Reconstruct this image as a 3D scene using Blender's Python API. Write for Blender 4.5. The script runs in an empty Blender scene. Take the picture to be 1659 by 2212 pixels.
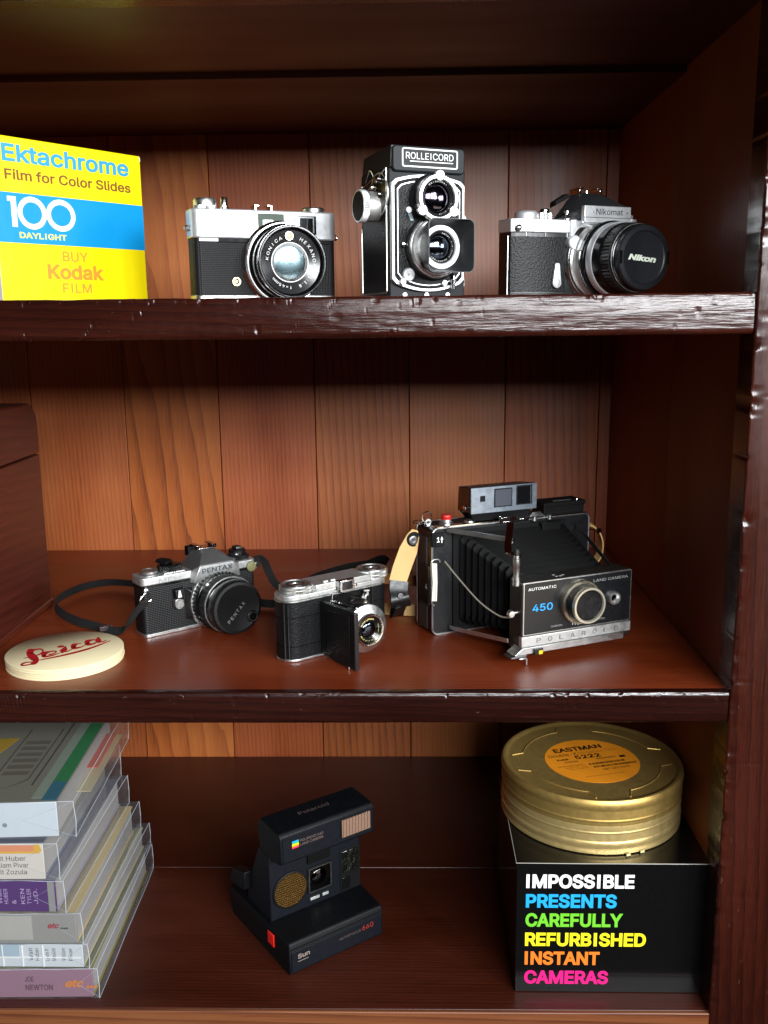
import bpy, bmesh, math, random
from mathutils import Vector, Matrix, noise, geometry
random.seed(7)
S = 0.001                      # everything below is measured in millimetres
R = math.radians
scene = bpy.context.scene
C = scene.collection

# ------------------------------------------------------------------ camera
PITCH, YAW, ROLL = 0.202478, -0.021349, 0.010585
CAM = Vector((8.947, -740.0, -16.174))
def cam_axis(X, U, F):
    c, s = math.cos(ROLL), math.sin(ROLL); x = X*c + U*s; u = -X*s + U*c
    c, s = math.cos(PITCH), math.sin(PITCH); y = F*c + u*s; z = -F*s + u*c
    c, s = math.cos(YAW), math.sin(YAW)
    return Vector((x*c + y*s, -x*s + y*c, z))
cd = bpy.data.cameras.new('camera'); cam = bpy.data.objects.new('camera', cd); C.objects.link(cam)
rx, ux, fx = cam_axis(1, 0, 0), cam_axis(0, 1, 0), cam_axis(0, 0, 1)
m = Matrix((rx, ux, -fx)).transposed().to_4x4(); m.translation = CAM*S
cam.matrix_world = m
cd.sensor_fit = 'HORIZONTAL'; cd.sensor_width = 36; cd.lens = 36*2046.06/1659
cd.clip_start = 0.01; cd.clip_end = 50
scene.camera = cam

# ------------------------------------------------------------------ world, lamps, exposure
W = bpy.data.worlds.new('World'); scene.world = W; W.use_nodes = True
bg = W.node_tree.nodes['Background']; bg.inputs[0].default_value = (.92, .86, .80, 1); bg.inputs[1].default_value = 0.028
def pane(x, y, z, w, h, e, col=(.95, .975, 1), aim=None):
    l = bpy.data.lights.new('room_light', 'AREA'); l.shape = 'RECTANGLE'; l.size = w*S; l.size_y = h*S; l.energy = e; l.color = col
    o = bpy.data.objects.new('room_light', l); C.objects.link(o); o.location = (x*S, y*S, z*S)
    o.rotation_euler = (Vector((0, 1, 0)) if aim is None else Vector(aim) - Vector((x, y, z))).to_track_quat('-Z', 'Y').to_euler()
for ix in range(4):                                # wide window behind the photographer, a little to the right
    for iz in range(3):
        pane(220 + ix*350, -2400, 400 + iz*230, 310, 200, 9.5 if ix else 7)
for ix in range(2):                                # second window further along to the right
    for iz in range(3):
        pane(1750 + ix*330, -2150 + ix*260, 400 + iz*230, 340, 200, 13, (.94, .97, 1), (1750 + ix*330 - 80, -2150 + ix*260 + 100, 400 + iz*230))
for ix in range(2):                                # a third, in the wall to the right
    pane(2500, -1250 + ix*480, 400, 430, 420, 14, (.94, .97, 1), (0, -700, 0))
pane(1600, -750, -640, 1300, 560, 5, (1, .84, .64), (0, 100, -330))      # warm lamp light low on the right, as in the can and the metal fronts
scene.view_settings.view_transform = 'Standard'; scene.view_settings.look = 'None'
scene.view_settings.exposure = 0.0; scene.view_settings.gamma = 1.0
scene.cycles.max_bounces = 8; scene.cycles.transmission_bounces = 6; scene.cycles.transparent_max_bounces = 16
scene.cycles.caustics_reflective = False; scene.cycles.caustics_refractive = False
scene.cycles.sample_clamp_indirect = 4.0

# ------------------------------------------------------------------ materials
MATS = {}
def N(nt, t, **k):
    n = nt.nodes.new(t)
    for a, b in k.items(): setattr(n, a, b)
    return n
def lin(c):
    if isinstance(c, str):
        c = [int(c[i:i+2], 16)/255 for i in (0, 2, 4)]
        c = [x/12.92 if x <= .04045 else ((x+.055)/1.055)**2.4 for x in c]
    return (*c[:3], 1)
def pbr(name, col, rough=.5, metal=0, spec=.5, coat=0, bump=None, mottle=0, rvar=0, trans=0, alpha=1, sheen=0, ior=1.5, aniso=0):
    """bump: (kind, scale per metre, strength, distance mm)"""
    if name in MATS: return MATS[name]
    m = bpy.data.materials.new(name); m.use_nodes = True; MATS[name] = m
    nt = m.node_tree; b = nt.nodes['Principled BSDF']; L = nt.links.new
    b.inputs['Base Color'].default_value = lin(col); b.inputs['Roughness'].default_value = rough
    b.inputs['Metallic'].default_value = metal; b.inputs['Specular IOR Level'].default_value = spec
    b.inputs['Coat Weight'].default_value = coat; b.inputs['Coat Roughness'].default_value = .08
    b.inputs['Transmission Weight'].default_value = trans; b.inputs['Alpha'].default_value = alpha; b.inputs['IOR'].default_value = ior
    b.inputs['Anisotropic'].default_value = aniso
    tc = N(nt, 'ShaderNodeTexCoord')
    if mottle or rvar:
        n = N(nt, 'ShaderNodeTexNoise'); n.inputs['Scale'].default_value = 90; n.inputs['Detail'].default_value = 6; L(tc.outputs['Object'], n.inputs['Vector'])
        if mottle:
            mx = N(nt, 'ShaderNodeMix', data_type='RGBA'); c = lin(col)
            mx.inputs[6].default_value = tuple(x*(1-mottle) for x in c[:3]) + (1,); mx.inputs[7].default_value = tuple(min(1, x*(1+mottle)) for x in c[:3]) + (1,)
            L(n.outputs['Fac'], mx.inputs[0]); L(mx.outputs[2], b.inputs['Base Color'])
        if rvar:
            mr = N(nt, 'ShaderNodeMapRange'); mr.inputs[1].default_value = .3; mr.inputs[2].default_value = .7
            mr.inputs[3].default_value = max(.02, rough-rvar); mr.inputs[4].default_value = min(1, rough+rvar)
            n2 = N(nt, 'ShaderNodeTexNoise'); n2.inputs['Scale'].default_value = 220; n2.inputs['Detail'].default_value = 5; L(tc.outputs['Object'], n2.inputs['Vector'])
            L(n2.outputs['Fac'], mr.inputs[0]); L(mr.outputs[0], b.inputs['Roughness'])
    if bump:
        kind, sc, st, dist = bump
        bp = N(nt, 'ShaderNodeBump'); bp.inputs['Strength'].default_value = st; bp.inputs['Distance'].default_value = dist*S
        if kind == 'noise':
            t = N(nt, 'ShaderNodeTexNoise'); t.inputs['Scale'].default_value = sc; t.inputs['Detail'].default_value = 3; L(tc.outputs['Object'], t.inputs['Vector']); o = t.outputs['Fac']
        elif kind == 'cells':
            t = N(nt, 'ShaderNodeTexVoronoi'); t.inputs['Scale'].default_value = sc; L(tc.outputs['Object'], t.inputs['Vector']); o = t.outputs['Distance']
        elif kind == 'grid':
            s = N(nt, 'ShaderNodeSeparateXYZ'); L(tc.outputs['Object'], s.inputs[0]); ss = []
            ad = N(nt, 'ShaderNodeMath', operation='ADD'); L(s.outputs['X'], ad.inputs[0]); L(s.outputs['Y'], ad.inputs[1])
            for src in (ad.outputs[0], s.outputs['Z']):
                mu = N(nt, 'ShaderNodeMath', operation='MULTIPLY'); mu.inputs[1].default_value = sc*6.283; L(src, mu.inputs[0])
                sn = N(nt, 'ShaderNodeMath', operation='SINE'); L(mu.outputs[0], sn.inputs[0]); ss.append(sn)
            t = N(nt, 'ShaderNodeMath', operation='ADD'); L(ss[0].outputs[0], t.inputs[0]); L(ss[1].outputs[0], t.inputs[1]); o = t.outputs[0]
        elif kind in 'xyz':
            s = N(nt, 'ShaderNodeSeparateXYZ'); L(tc.outputs['Object'], s.inputs[0])
            mu = N(nt, 'ShaderNodeMath', operation='MULTIPLY'); mu.inputs[1].default_value = sc*6.283; L(s.outputs['XYZ'.index(kind.upper())], mu.inputs[0])
            t = N(nt, 'ShaderNodeMath', operation='SINE'); L(mu.outputs[0], t.inputs[0]); o = t.outputs[0]
        L(o, bp.inputs['Height']); L(bp.outputs[0], b.inputs['Normal'])
    return m

def wood(name, cols, axis, ring=55, dist=5, along=.05, rough=.4, coat=.3, coatr=.15, bump=.25, vary=.35, worn=0, fib=520, redvar=0., spec=.5, amp=.3):
    """grain along an axis; cols = dark, mid, light"""
    m = bpy.data.materials.new(name); m.use_nodes = True; MATS[name] = m
    nt = m.node_tree; b = nt.nodes['Principled BSDF']; L = nt.links.new
    tc = N(nt, 'ShaderNodeTexCoord'); oi = N(nt, 'ShaderNodeObjectInfo')
    of = N(nt, 'ShaderNodeVectorMath', operation='SCALE'); of.inputs['Scale'].default_value = 3.7
    cb = N(nt, 'ShaderNodeCombineXYZ'); L(oi.outputs['Random'], cb.inputs[0]); L(oi.outputs['Random'], cb.inputs[1]); L(oi.outputs['Random'], cb.inputs[2]); L(cb.outputs[0], of.inputs[0])
    ad = N(nt, 'ShaderNodeVectorMath', operation='ADD'); L(tc.outputs['Object'], ad.inputs[0]); L(of.outputs[0], ad.inputs[1])
    def mapped(ac, al):
        mp = N(nt, 'ShaderNodeMapping'); mp.inputs['Scale'].default_value = tuple(al if 'xyz'[i] == axis else ac for i in range(3)); L(ad.outputs[0], mp.inputs[0]); return mp.outputs[0]
    wv = N(nt, 'ShaderNodeTexWave', wave_type='BANDS', bands_direction='DIAGONAL', wave_profile='SAW'); wv.inputs['Scale'].default_value = 1
    wv.inputs['Distortion'].default_value = dist; wv.inputs['Detail'].default_value = 3; wv.inputs['Detail Scale'].default_value = .55; wv.inputs['Detail Roughness'].default_value = .55
    L(mapped(ring, ring*along), wv.inputs['Vector'])
    fb = N(nt, 'ShaderNodeTexNoise'); fb.inputs['Scale'].default_value = 1; fb.inputs['Detail'].default_value = 5; fb.inputs['Roughness'].default_value = .65; L(mapped(fib, fib*.03), fb.inputs['Vector'])
    bl = N(nt, 'ShaderNodeTexNoise'); bl.inputs['Scale'].default_value = 1; bl.inputs['Detail'].default_value = 4; L(mapped(14, 3), bl.inputs['Vector'])
    po = N(nt, 'ShaderNodeMath', operation='POWER'); po.inputs[1].default_value = 2.2; L(wv.outputs['Fac'], po.inputs[0])
    a1 = N(nt, 'ShaderNodeMath', operation='MULTIPLY_ADD'); a1.inputs[1].default_value = -amp; a1.inputs[2].default_value = .55; L(po.outputs[0], a1.inputs[0])
    a2 = N(nt, 'ShaderNodeMath', operation='MULTIPLY_ADD'); a2.inputs[1].default_value = .5; L(fb.outputs['Fac'], a2.inputs[0]); L(a1.outputs[0], a2.inputs[2])
    a3 = N(nt, 'ShaderNodeMath', operation='MULTIPLY_ADD'); a3.inputs[1].default_value = .55; L(bl.outputs['Fac'], a3.inputs[0]); L(a2.outputs[0], a3.inputs[2])
    a4 = N(nt, 'ShaderNodeMath', operation='MULTIPLY_ADD'); a4.inputs[1].default_value = vary; L(oi.outputs['Random'], a4.inputs[0]); L(a3.outputs[0], a4.inputs[2])
    rp = N(nt, 'ShaderNodeValToRGB'); e = rp.color_ramp.elements
    e[0].position = .42; e[0].color = lin(cols[0]); e[1].position = 1.25 if False else 1.0; e[1].color = lin(cols[2])
    k = e.new(.72); k.color = lin(cols[1]); sb = N(nt, 'ShaderNodeMath', operation='SUBTRACT'); sb.inputs[1].default_value = .22 + vary*.5; L(a4.outputs[0], sb.inputs[0]); L(sb.outputs[0], rp.inputs[0])
    out = rp.outputs[0]
    if redvar:
        hs = N(nt, 'ShaderNodeHueSaturation'); mr = N(nt, 'ShaderNodeMapRange'); mr.inputs[3].default_value = .5-redvar; mr.inputs[4].default_value = .5+redvar
        rr = N(nt, 'ShaderNodeMath', operation='FRACT'); r2 = N(nt, 'ShaderNodeMath', operation='MULTIPLY'); r2.inputs[1].default_value = 13.7; L(oi.outputs['Random'], r2.inputs[0]); L(r2.outputs[0], rr.inputs[0]); L(rr.outputs[0], mr.inputs[0])
        L(mr.outputs[0], hs.inputs['Hue']); L(out, hs.inputs['Color']); out = hs.outputs[0]
    hgt = fb.outputs['Fac']
    if worn:
        sp = N(nt, 'ShaderNodeTexNoise'); sp.inputs['Scale'].default_value = 1; sp.inputs['Detail'].default_value = 7; sp.inputs['Roughness'].default_value = .7; L(mapped(170, 55), sp.inputs['Vector'])
        th = N(nt, 'ShaderNodeMapRange'); th.inputs[1].default_value = .66; th.inputs[2].default_value = .72; L(sp.outputs['Fac'], th.inputs[0])
        mu = N(nt, 'ShaderNodeMath', operation='MULTIPLY'); mu.inputs[1].default_value = worn; L(th.outputs[0], mu.inputs[0])
        mx = N(nt, 'ShaderNodeMix', data_type='RGBA'); mx.inputs[7].default_value = lin('A08A78'); L(mu.outputs[0], mx.inputs[0]); L(out, mx.inputs[6]); out = mx.outputs[2]
        sc2 = N(nt, 'ShaderNodeTexNoise'); sc2.inputs['Scale'].default_value = 1; sc2.inputs['Detail'].default_value = 6; sc2.inputs['Roughness'].default_value = .75; L(mapped(1300, 60), sc2.inputs['Vector'])
        md = N(nt, 'ShaderNodeTexNoise'); md.inputs['Scale'].default_value = 1; md.inputs['Detail'].default_value = 3; L(mapped(420, 38), md.inputs['Vector'])
        hm = N(nt, 'ShaderNodeMath', operation='MULTIPLY_ADD'); hm.inputs[1].default_value = .12; L(sc2.outputs['Fac'], hm.inputs[0]); L(md.outputs['Fac'], hm.inputs[2]); hgt = hm.outputs[0]
    L(out, b.inputs['Base Color'])
    b.inputs['Roughness'].default_value = rough; b.inputs['Coat Weight'].default_value = coat; b.inputs['Coat Roughness'].default_value = coatr; b.inputs['Specular IOR Level'].default_value = spec
    mr = N(nt, 'ShaderNodeMapRange'); mr.inputs[1].default_value = .3; mr.inputs[2].default_value = .7; mr.inputs[3].default_value = max(.1, rough-.1); mr.inputs[4].default_value = rough+.1; L(bl.outputs['Fac'], mr.inputs[0]); L(mr.outputs[0], b.inputs['Roughness'])
    bp = N(nt, 'ShaderNodeBump'); bp.inputs['Strength'].default_value = bump; bp.inputs['Distance'].default_value = .4*S; L(hgt, bp.inputs['Height']); L(bp.outputs[0], b.inputs['Normal'])
    if worn: L(bp.outputs[0], b.inputs['Coat Normal'])
    return m

BOARD = [wood('back_board_wood_a', ('481A0A', '984C22', 'B06230'), 'z', ring=60, dist=3.0, along=.045, rough=.5, coat=.12, coatr=.3, redvar=.006, amp=.2, fib=800, vary=.22, bump=.15),
         wood('back_board_wood_b', ('461808', '9C5222', 'B86C30'), 'z', ring=26, dist=9, along=.10, rough=.5, coat=.12, coatr=.3, vary=.12, amp=.22, fib=800, bump=.15),
         wood('back_board_wood_c', ('4A1B0A', '924820', 'AA5E2E'), 'z', ring=110, dist=2.2, along=.02, rough=.5, coat=.12, coatr=.3, redvar=.006, amp=.2, fib=900, vary=.22, bump=.15)]
W_SHELF = wood('shelf_varnished_wood', ('300E05', '6A2409', '863812'), 'x', ring=150, dist=5, along=.012, rough=.42, coat=.12, coatr=.2, bump=.16, vary=.15, amp=.3, fib=900, worn=.07)
W_EDGE = wood('shelf_edge_worn_lacquer', ('0E0403', '1E0906', '34120A'), 'x', ring=90, dist=3, along=.03, rough=.2, coat=0, coatr=.1, bump=1.0, vary=.2, worn=.2, amp=.14, fib=1500, spec=.5)
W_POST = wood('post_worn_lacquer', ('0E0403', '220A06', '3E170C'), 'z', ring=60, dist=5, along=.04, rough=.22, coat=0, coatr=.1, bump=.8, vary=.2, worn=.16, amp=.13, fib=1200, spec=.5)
W_SIDE = wood('side_panel_wood', ('46190A', '76310F', '904818'), 'z', ring=90, dist=3, along=.02, rough=.6, coat=0, coatr=.3, bump=.08, vary=.25, amp=.1, fib=800)
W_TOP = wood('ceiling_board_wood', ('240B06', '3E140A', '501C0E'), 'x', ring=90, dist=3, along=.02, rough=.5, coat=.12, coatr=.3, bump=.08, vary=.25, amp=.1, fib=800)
W_CHEST = wood('chest_mahogany', ('200A06', '3E150C', '562212'), 'y', ring=60, dist=6, along=.1, rough=.42, coat=.3, coatr=.25, bump=.2, vary=.2, worn=.04, amp=.13)

SILVER = pbr('satin_chrome', 'DADBD9', .36, 1, rvar=.06)
SILVER2 = pbr('brushed_aluminium', 'D2D3D1', .46, .9, rvar=.08)
BRIGHT = pbr('polished_chrome', 'E4E4E2', .12, 1, rvar=.04)
GREYM = pbr('dull_grey_metal', '7C7C7C', .42, 1, rvar=.08)
DARKM = pbr('dark_grey_metal', '3A3A3C', .4, 1, rvar=.08)
WMETAL = pbr('white_chrome_face', 'E6E8EA', .42, .75, rvar=.05)
LEATHER = pbr('black_leatherette', '111214', .5, bump=('cells', 900, .4, .25), spec=.22)
LEATHER2 = pbr('black_coarse_leather', '0F1012', .45, bump=('cells', 620, .75, .35), spec=.25)
LEATHERG = pbr('black_grid_leatherette', '151516', .5, bump=('grid', 640, .45, .22), spec=.3)
BLACKP = pbr('black_satin_paint', '131314', .35, spec=.5, rvar=.08)
BLACKM = pbr('black_matt_paint', '0C0C0D', .6, spec=.2, rvar=.08)
BLACKG = pbr('black_gloss_paint', '0C0C0D', .16, spec=.55, rvar=.05)
RUBBER = pbr('black_rubber', '101010', .62, bump=('noise', 1200, .3, .1))
WHITEI = pbr('white_ink', 'F2F2EE', .6)
GREYI = pbr('grey_ink', '8C8C8A', .55)
BLACKI = pbr('black_ink', '0A0A0A', .6, spec=.1)
GLASS = pbr('lens_glass', 'FFFFFF', .0, trans=1, ior=1.45)
def coated(name, col, rough=.06):
    return pbr(name, col, rough, 1, spec=.6, coat=1)
COATB = coated('blue_lens_coating', '2A3544'); COATP = coated('purple_lens_coating', '30263A'); COATC = coated('clear_grey_lens_coating', '4E5E62', .2); COATD = coated('dark_lens_coating', '0B0C0E')
WINGL = pbr('dark_window_glass', '101214', .06, spec=.8, coat=.6)
def film(name):
    m = bpy.data.materials.new(name); m.use_nodes = True; nt = m.node_tree; L = nt.links.new; nt.nodes.remove(nt.nodes['Principled BSDF']); out = nt.nodes['Material Output']
    tr = N(nt, 'ShaderNodeBsdfTransparent'); tr.inputs[0].default_value = (.93, .94, .95, 1); gl = N(nt, 'ShaderNodeBsdfGlossy'); gl.inputs['Roughness'].default_value = .13; df = N(nt, 'ShaderNodeBsdfDiffuse'); df.inputs[0].default_value = (.6, .63, .68, 1)
    lw = N(nt, 'ShaderNodeLayerWeight'); lw.inputs[0].default_value = .22; tc = N(nt, 'ShaderNodeTexCoord'); no = N(nt, 'ShaderNodeTexNoise'); no.inputs['Scale'].default_value = 55; no.inputs['Detail'].default_value = 2; L(tc.outputs['Object'], no.inputs['Vector'])
    bp = N(nt, 'ShaderNodeBump'); bp.inputs['Strength'].default_value = .6; bp.inputs['Distance'].default_value = .0016; L(no.outputs['Fac'], bp.inputs['Height'])
    for q in (gl, lw): L(bp.outputs[0], q.inputs['Normal'])
    m1 = N(nt, 'ShaderNodeMixShader'); fm = N(nt, 'ShaderNodeMath', operation='MULTIPLY_ADD'); fm.inputs[1].default_value = .5; fm.inputs[2].default_value = .03; L(lw.outputs['Facing'], fm.inputs[0]); L(fm.outputs[0], m1.inputs[0]); L(tr.outputs[0], m1.inputs[1]); L(gl.outputs[0], m1.inputs[2])
    m2 = N(nt, 'ShaderNodeMixShader'); m2.inputs[0].default_value = .035; L(m1.outputs[0], m2.inputs[1]); L(df.outputs[0], m2.inputs[2]); L(m2.outputs[0], out.inputs[0]); return m
FILMW = film('clear_plastic_wrap')
WRAPE = pbr('wrap_crease_highlight', 'D4DAE2', .2, alpha=.55, spec=.8)  # pale tubes on the wrap's edges; crease highlights put into the colour
YELLOW = pbr('yellow_print', 'ECD808', .36, spec=.4, mottle=.03, bump=('noise', 45, .25, 1.5))
CARDW = pbr('white_card', 'E8E4DA', .6, mottle=.03)
PBLUE = pbr('blue_print', '0B8CCB', .34, spec=.45, bump=('noise', 45, .25, 1.5))
PBROWN = pbr('brown_print', '7A4A10', .5); PORANGE = pbr('orange_print', 'E08A22', .5)

# ------------------------------------------------------------------ mesh helpers
def rrect(x0, x1, z0, z1, r, n=5):
    P = []
    for cx, cz, a in ((x1-r, z1-r, 0), (x0+r, z1-r, 90), (x0+r, z0+r, 180), (x1-r, z0+r, 270)):
        for k in range(n+1):
            t = R(a + 90*k/n); P.append((cx + r*math.cos(t), cz + r*math.sin(t)))
    return P
def circ(cx, cz, r, n=40, a0=0, a1=360):
    full = abs(a1-a0) >= 360; k = n if full else n+1
    return [(cx + r*math.cos(R(a0+(a1-a0)*i/n)), cz + r*math.sin(R(a0+(a1-a0)*i/n))) for i in range(k)]
def cat(P, n=6):
    P = [Vector(p) for p in P]; Q = [P[0]*2-P[1]] + P + [P[-1]*2-P[-2]]; out = []
    for i in range(1, len(Q)-2):
        a, b, c, d = Q[i-1:i+3]
        for k in range(n):
            t = k/n; out.append(.5*(2*b + (c-a)*t + (2*a-5*b+4*c-d)*t*t + (3*b-a-3*c+d)*t**3))
    return out + [P[-1]]
def A3(axis, a, p, q):     # put coordinate a on the axis, (p, q) on the two others in xyz order
    return (a, p, q) if axis == 'x' else (p, a, q) if axis == 'y' else (p, q, a)
class MB:
    def __init__(s): s.v = []; s.f = []
    def add(s, vs, fs):
        o = len(s.v); s.v += [tuple(v) for v in vs]; s.f += [tuple(i+o for i in f) for f in fs]; return s
    def box(s, x0, x1, y0, y1, z0, z1):
        return s.add([(x, y, z) for z in (z0, z1) for y in (y0, y1) for x in (x0, x1)], [(0, 2, 3, 1), (4, 5, 7, 6), (0, 1, 5, 4), (2, 6, 7, 3), (0, 4, 6, 2), (1, 3, 7, 5)])
    def prism(s, poly, axis, a0, a1):
        n = len(poly)
        return s.add([A3(axis, a, *p) for a in (a0, a1) for p in poly], [tuple(range(n))[::-1], tuple(range(n, 2*n))] + [(i, (i+1) % n, n+(i+1) % n, n+i) for i in range(n)])
    def lathe(s, c, axis, prof, seg=48, ripple=0, rn=0):     # prof: (radius, distance along the axis)
        vs = []; fs = []; n = len(prof)
        for k in range(seg):
            a = 2*math.pi*k/seg
            for j, (r, t) in enumerate(prof):
                i = 'xyz'.index(axis); p = list(A3(axis, t, r*math.cos(a), r*math.sin(a))); vs.append((c[0]+p[0], c[1]+p[1], c[2]+p[2]))
        for k in range(seg):
            k2 = (k+1) % seg
            for j in range(n-1): fs.append((k*n+j, k2*n+j, k2*n+j+1, k*n+j+1))
        if prof[0][0] > 1e-6: fs.append(tuple(k*n for k in range(seg))[::-1])
        if prof[-1][0] > 1e-6: fs.append(tuple(k*n+n-1 for k in range(seg)))
        return s.add(vs, fs)
    def tubelathe(s, c, axis, prof, seg=48):                 # closed section, ring shaped
        vs = []; fs = []; n = len(prof)
        for k in range(seg):
            a = 2*math.pi*k/seg
            for r, t in prof: p = A3(axis, t, r*math.cos(a), r*math.sin(a)); vs.append((c[0]+p[0], c[1]+p[1], c[2]+p[2]))
        for k in range(seg):
            k2 = (k+1) % seg
            for j in range(n): j2 = (j+1) % n; fs.append((k*n+j, k2*n+j, k2*n+j2, k*n+j2))
        return s.add(vs, fs)
    def ring(s, c, axis, ro, ri, t0, t1, seg=48): return s.tubelathe(c, axis, [(ri, t0), (ro, t0), (ro, t1), (ri, t1)], seg)
    def cyl(s, c, axis, r, t0, t1, seg=32, r2=None): return s.lathe(c, axis, [(r, t0), (r if r2 is None else r2, t1)], seg)
    def knurl(s, c, axis, r, t0, t1, n=48, d=.5):
        P = []
        for k in range(n*2):
            a = math.pi*k/n; rr = r if k % 2 else r-d
            P.append((rr*math.cos(a), rr*math.sin(a)))
        i = 'xyz'.index(axis); o = [c[j] for j in range(3) if j != i]
        return s.prism([(p[0]+o[0], p[1]+o[1]) for p in P], axis, c[i]+t0, c[i]+t1)
    def tube(s, path, r, seg=8, closed=False):
        P = [Vector(p) for p in path]; n = len(P); vs = []; fs = []; up = None
        for i, p in enumerate(P):
            t = (P[(i+1) % n]-P[i-1]) if closed else (P[min(i+1, n-1)]-P[max(i-1, 0)]); t.normalize()
            if up is None: up = t.orthogonal().normalized()
            up = (up - t*up.dot(t)).normalized(); w = t.cross(up)
            for k in range(seg): a = 2*math.pi*k/seg; vs.append(p + up*r*math.cos(a) + w*r*math.sin(a))
        for i in range(n if closed else n-1):
            i2 = (i+1) % n
            for k in range(seg): k2 = (k+1) % seg; fs.append((i*seg+k, i*seg+k2, i2*seg+k2, i2*seg+k))
        if not closed: fs += [tuple(range(seg))[::-1], tuple((n-1)*seg+k for k in range(seg))]
        return s.add(vs, fs)
    def ribbon(s, path, w, t, wd):          # wd: width direction, one vector or one per point
        P = [Vector(p) for p in path]; n = len(P); vs = []; fs = []
        for i, p in enumerate(P):
            tg = (P[min(i+1, n-1)]-P[max(i-1, 0)]).normalized(); d = Vector(wd[i] if isinstance(wd, list) else wd); d = (d - tg*d.dot(tg)).normalized(); nn = tg.cross(d)
            ww = w[i] if isinstance(w, list) else w
            vs += [p + d*ww/2 + nn*t/2, p - d*ww/2 + nn*t/2, p - d*ww/2 - nn*t/2, p + d*ww/2 - nn*t/2]
        for i in range(n-1):
            for k in range(4): k2 = (k+1) % 4; fs.append((4*i+k, 4*i+k2, 4*i+4+k2, 4*i+4+k))
        return s.add(vs, fs + [(3, 2, 1, 0), tuple(4*n-4+k for k in range(4))])
    def loft(s, rings, cap=True):
        n = len(rings[0]); vs = [v for r in rings for v in r]; fs = []
        for i in range(len(rings)-1):
            for k in range(n): k2 = (k+1) % n; fs.append((i*n+k, i*n+k2, i*n+n+k2, i*n+n+k))
        if cap: fs += [tuple(range(n))[::-1], tuple((len(rings)-1)*n+k for k in range(n))]
        return s.add(vs, fs)
    def hull(s, pts):
        bm = bmesh.new(); [bm.verts.new(p) for p in pts]; bmesh.ops.convex_hull(bm, input=bm.verts)
        bmesh.ops.dissolve_limit(bm, angle_limit=R(1), verts=bm.verts, edges=bm.edges)
        bm.verts.index_update(); s.add([v.co[:] for v in bm.verts], [[v.index for v in f.verts] for f in bm.faces]); bm.free(); return s
    def build(s, name, mat, parent=None, bevel=0, seg=2, ang=38, flip=True):
        me = bpy.data.meshes.new(name); me.from_pydata([(x*S, y*S, z*S) for x, y, z in s.v], [], s.f)
        if flip:
            bm = bmesh.new(); bm.from_mesh(me); bmesh.ops.recalc_face_normals(bm, faces=bm.faces); bm.to_mesh(me); bm.free()
        if flip: me.polygons.foreach_set('use_smooth', [True]*len(me.polygons)); me.set_sharp_from_angle(angle=R(ang))
        o = bpy.data.objects.new(name, me); C.objects.link(o); o.parent = parent
        if mat: me.materials.append(mat)
        if bevel:
            b = o.modifiers.new('bevel', 'BEVEL'); b.width = bevel*S; b.segments = seg; b.limit_method = 'ANGLE'; b.angle_limit = R(35); b.harden_normals = False
        return o
def tag(o, label, cat_, group=None):
    o['label'] = label; o['category'] = cat_
    if group: o['group'] = group
    return o
def root(name, loc, rz, label, cat_, group=None):
    o = bpy.data.objects.new(name, None); C.objects.link(o); o.location = Vector(loc)*S; o.rotation_euler = (0, 0, rz); o.empty_display_size = .02
    return tag(o, label, cat_, group)
def arc(c, axis, r, a0, a1, n=16, off=0):
    return [tuple(Vector(c) + Vector(A3(axis, off, r*math.cos(R(a0+(a1-a0)*i/n)), r*math.sin(R(a0+(a1-a0)*i/n))))) for i in range(n+1)]

_tc = {}
TS = bpy.data.scenes.new('letter_workshop')          # holds one string at a time while its outline is read
try:                                             # the sans-serif face that ships inside Blender, else its built-in one
    import os
    FONT = bpy.data.fonts.load(os.path.join(bpy.utils.system_resource('DATAFILES'), 'fonts', 'Inter.woff2'))
except Exception:
    FONT = None
def outlines(s, shear):
    """closed polylines of a string in letters of size 1"""
    cu = bpy.data.curves.new('t', 'FONT'); cu.body = s; cu.size = 1; cu.shear = shear
    if FONT: cu.font = FONT
    o = bpy.data.objects.new('t', cu); TS.collection.objects.link(o); vl = TS.view_layers[0]; vl.update()
    cv = o.to_curve(vl.depsgraph); out = []
    for sp in cv.splines:
        P = []
        if sp.type == 'BEZIER':
            bp = sp.bezier_points; n = len(bp)
            for i in range(n):
                p, q = bp[i], bp[(i+1) % n]
                straight = abs((p.handle_right-p.co).cross(q.co-p.co).z) + abs((q.handle_left-q.co).cross(q.co-p.co).z) < 1e-5
                P += [p.co.copy()] if straight else [v.copy() for v in geometry.interpolate_bezier(p.co, p.handle_right, q.handle_left, q.co, 6)[:-1]]
        else: P = [Vector(p.co[:3]) for p in sp.points]
        Q = []
        for p in [Vector((v.x, v.y)) for v in P]:
            if not Q or (p-Q[-1]).length > 1e-4: Q.append(p)
        if len(Q) > 2 and (Q[0]-Q[-1]).length < 1e-4: Q.pop()
        if len(Q) == 12:                                 # a slab-footed capital I becomes a plain stem
            xs, ys = sorted({round(p.x, 3) for p in Q}), sorted({round(p.y, 3) for p in Q})
            if len(xs) == 4 and len(ys) == 4 and ys[1]-ys[0] < .2*(ys[3]-ys[0]) and not shear: Q = [Vector((xs[1], ys[0])), Vector((xs[1], ys[3])), Vector((xs[2], ys[3])), Vector((xs[2], ys[0]))]
        if len(Q) > 2: out.append(Q)
    o.to_curve_clear(); bpy.data.objects.remove(o); bpy.data.curves.remove(cu)
    return out
def area2(P): return sum(P[i-1].x*P[i].y - P[i].x*P[i-1].y for i in range(len(P)))
def winding(x, y, P):
    w = 0
    for i in range(len(P)):
        a, b = P[i-1], P[i]
        if (a.y > y) != (b.y > y) and x < (b.x-a.x)*(y-a.y)/(b.y-a.y) + a.x: w += 1 if b.y > a.y else -1
    return w
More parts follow.
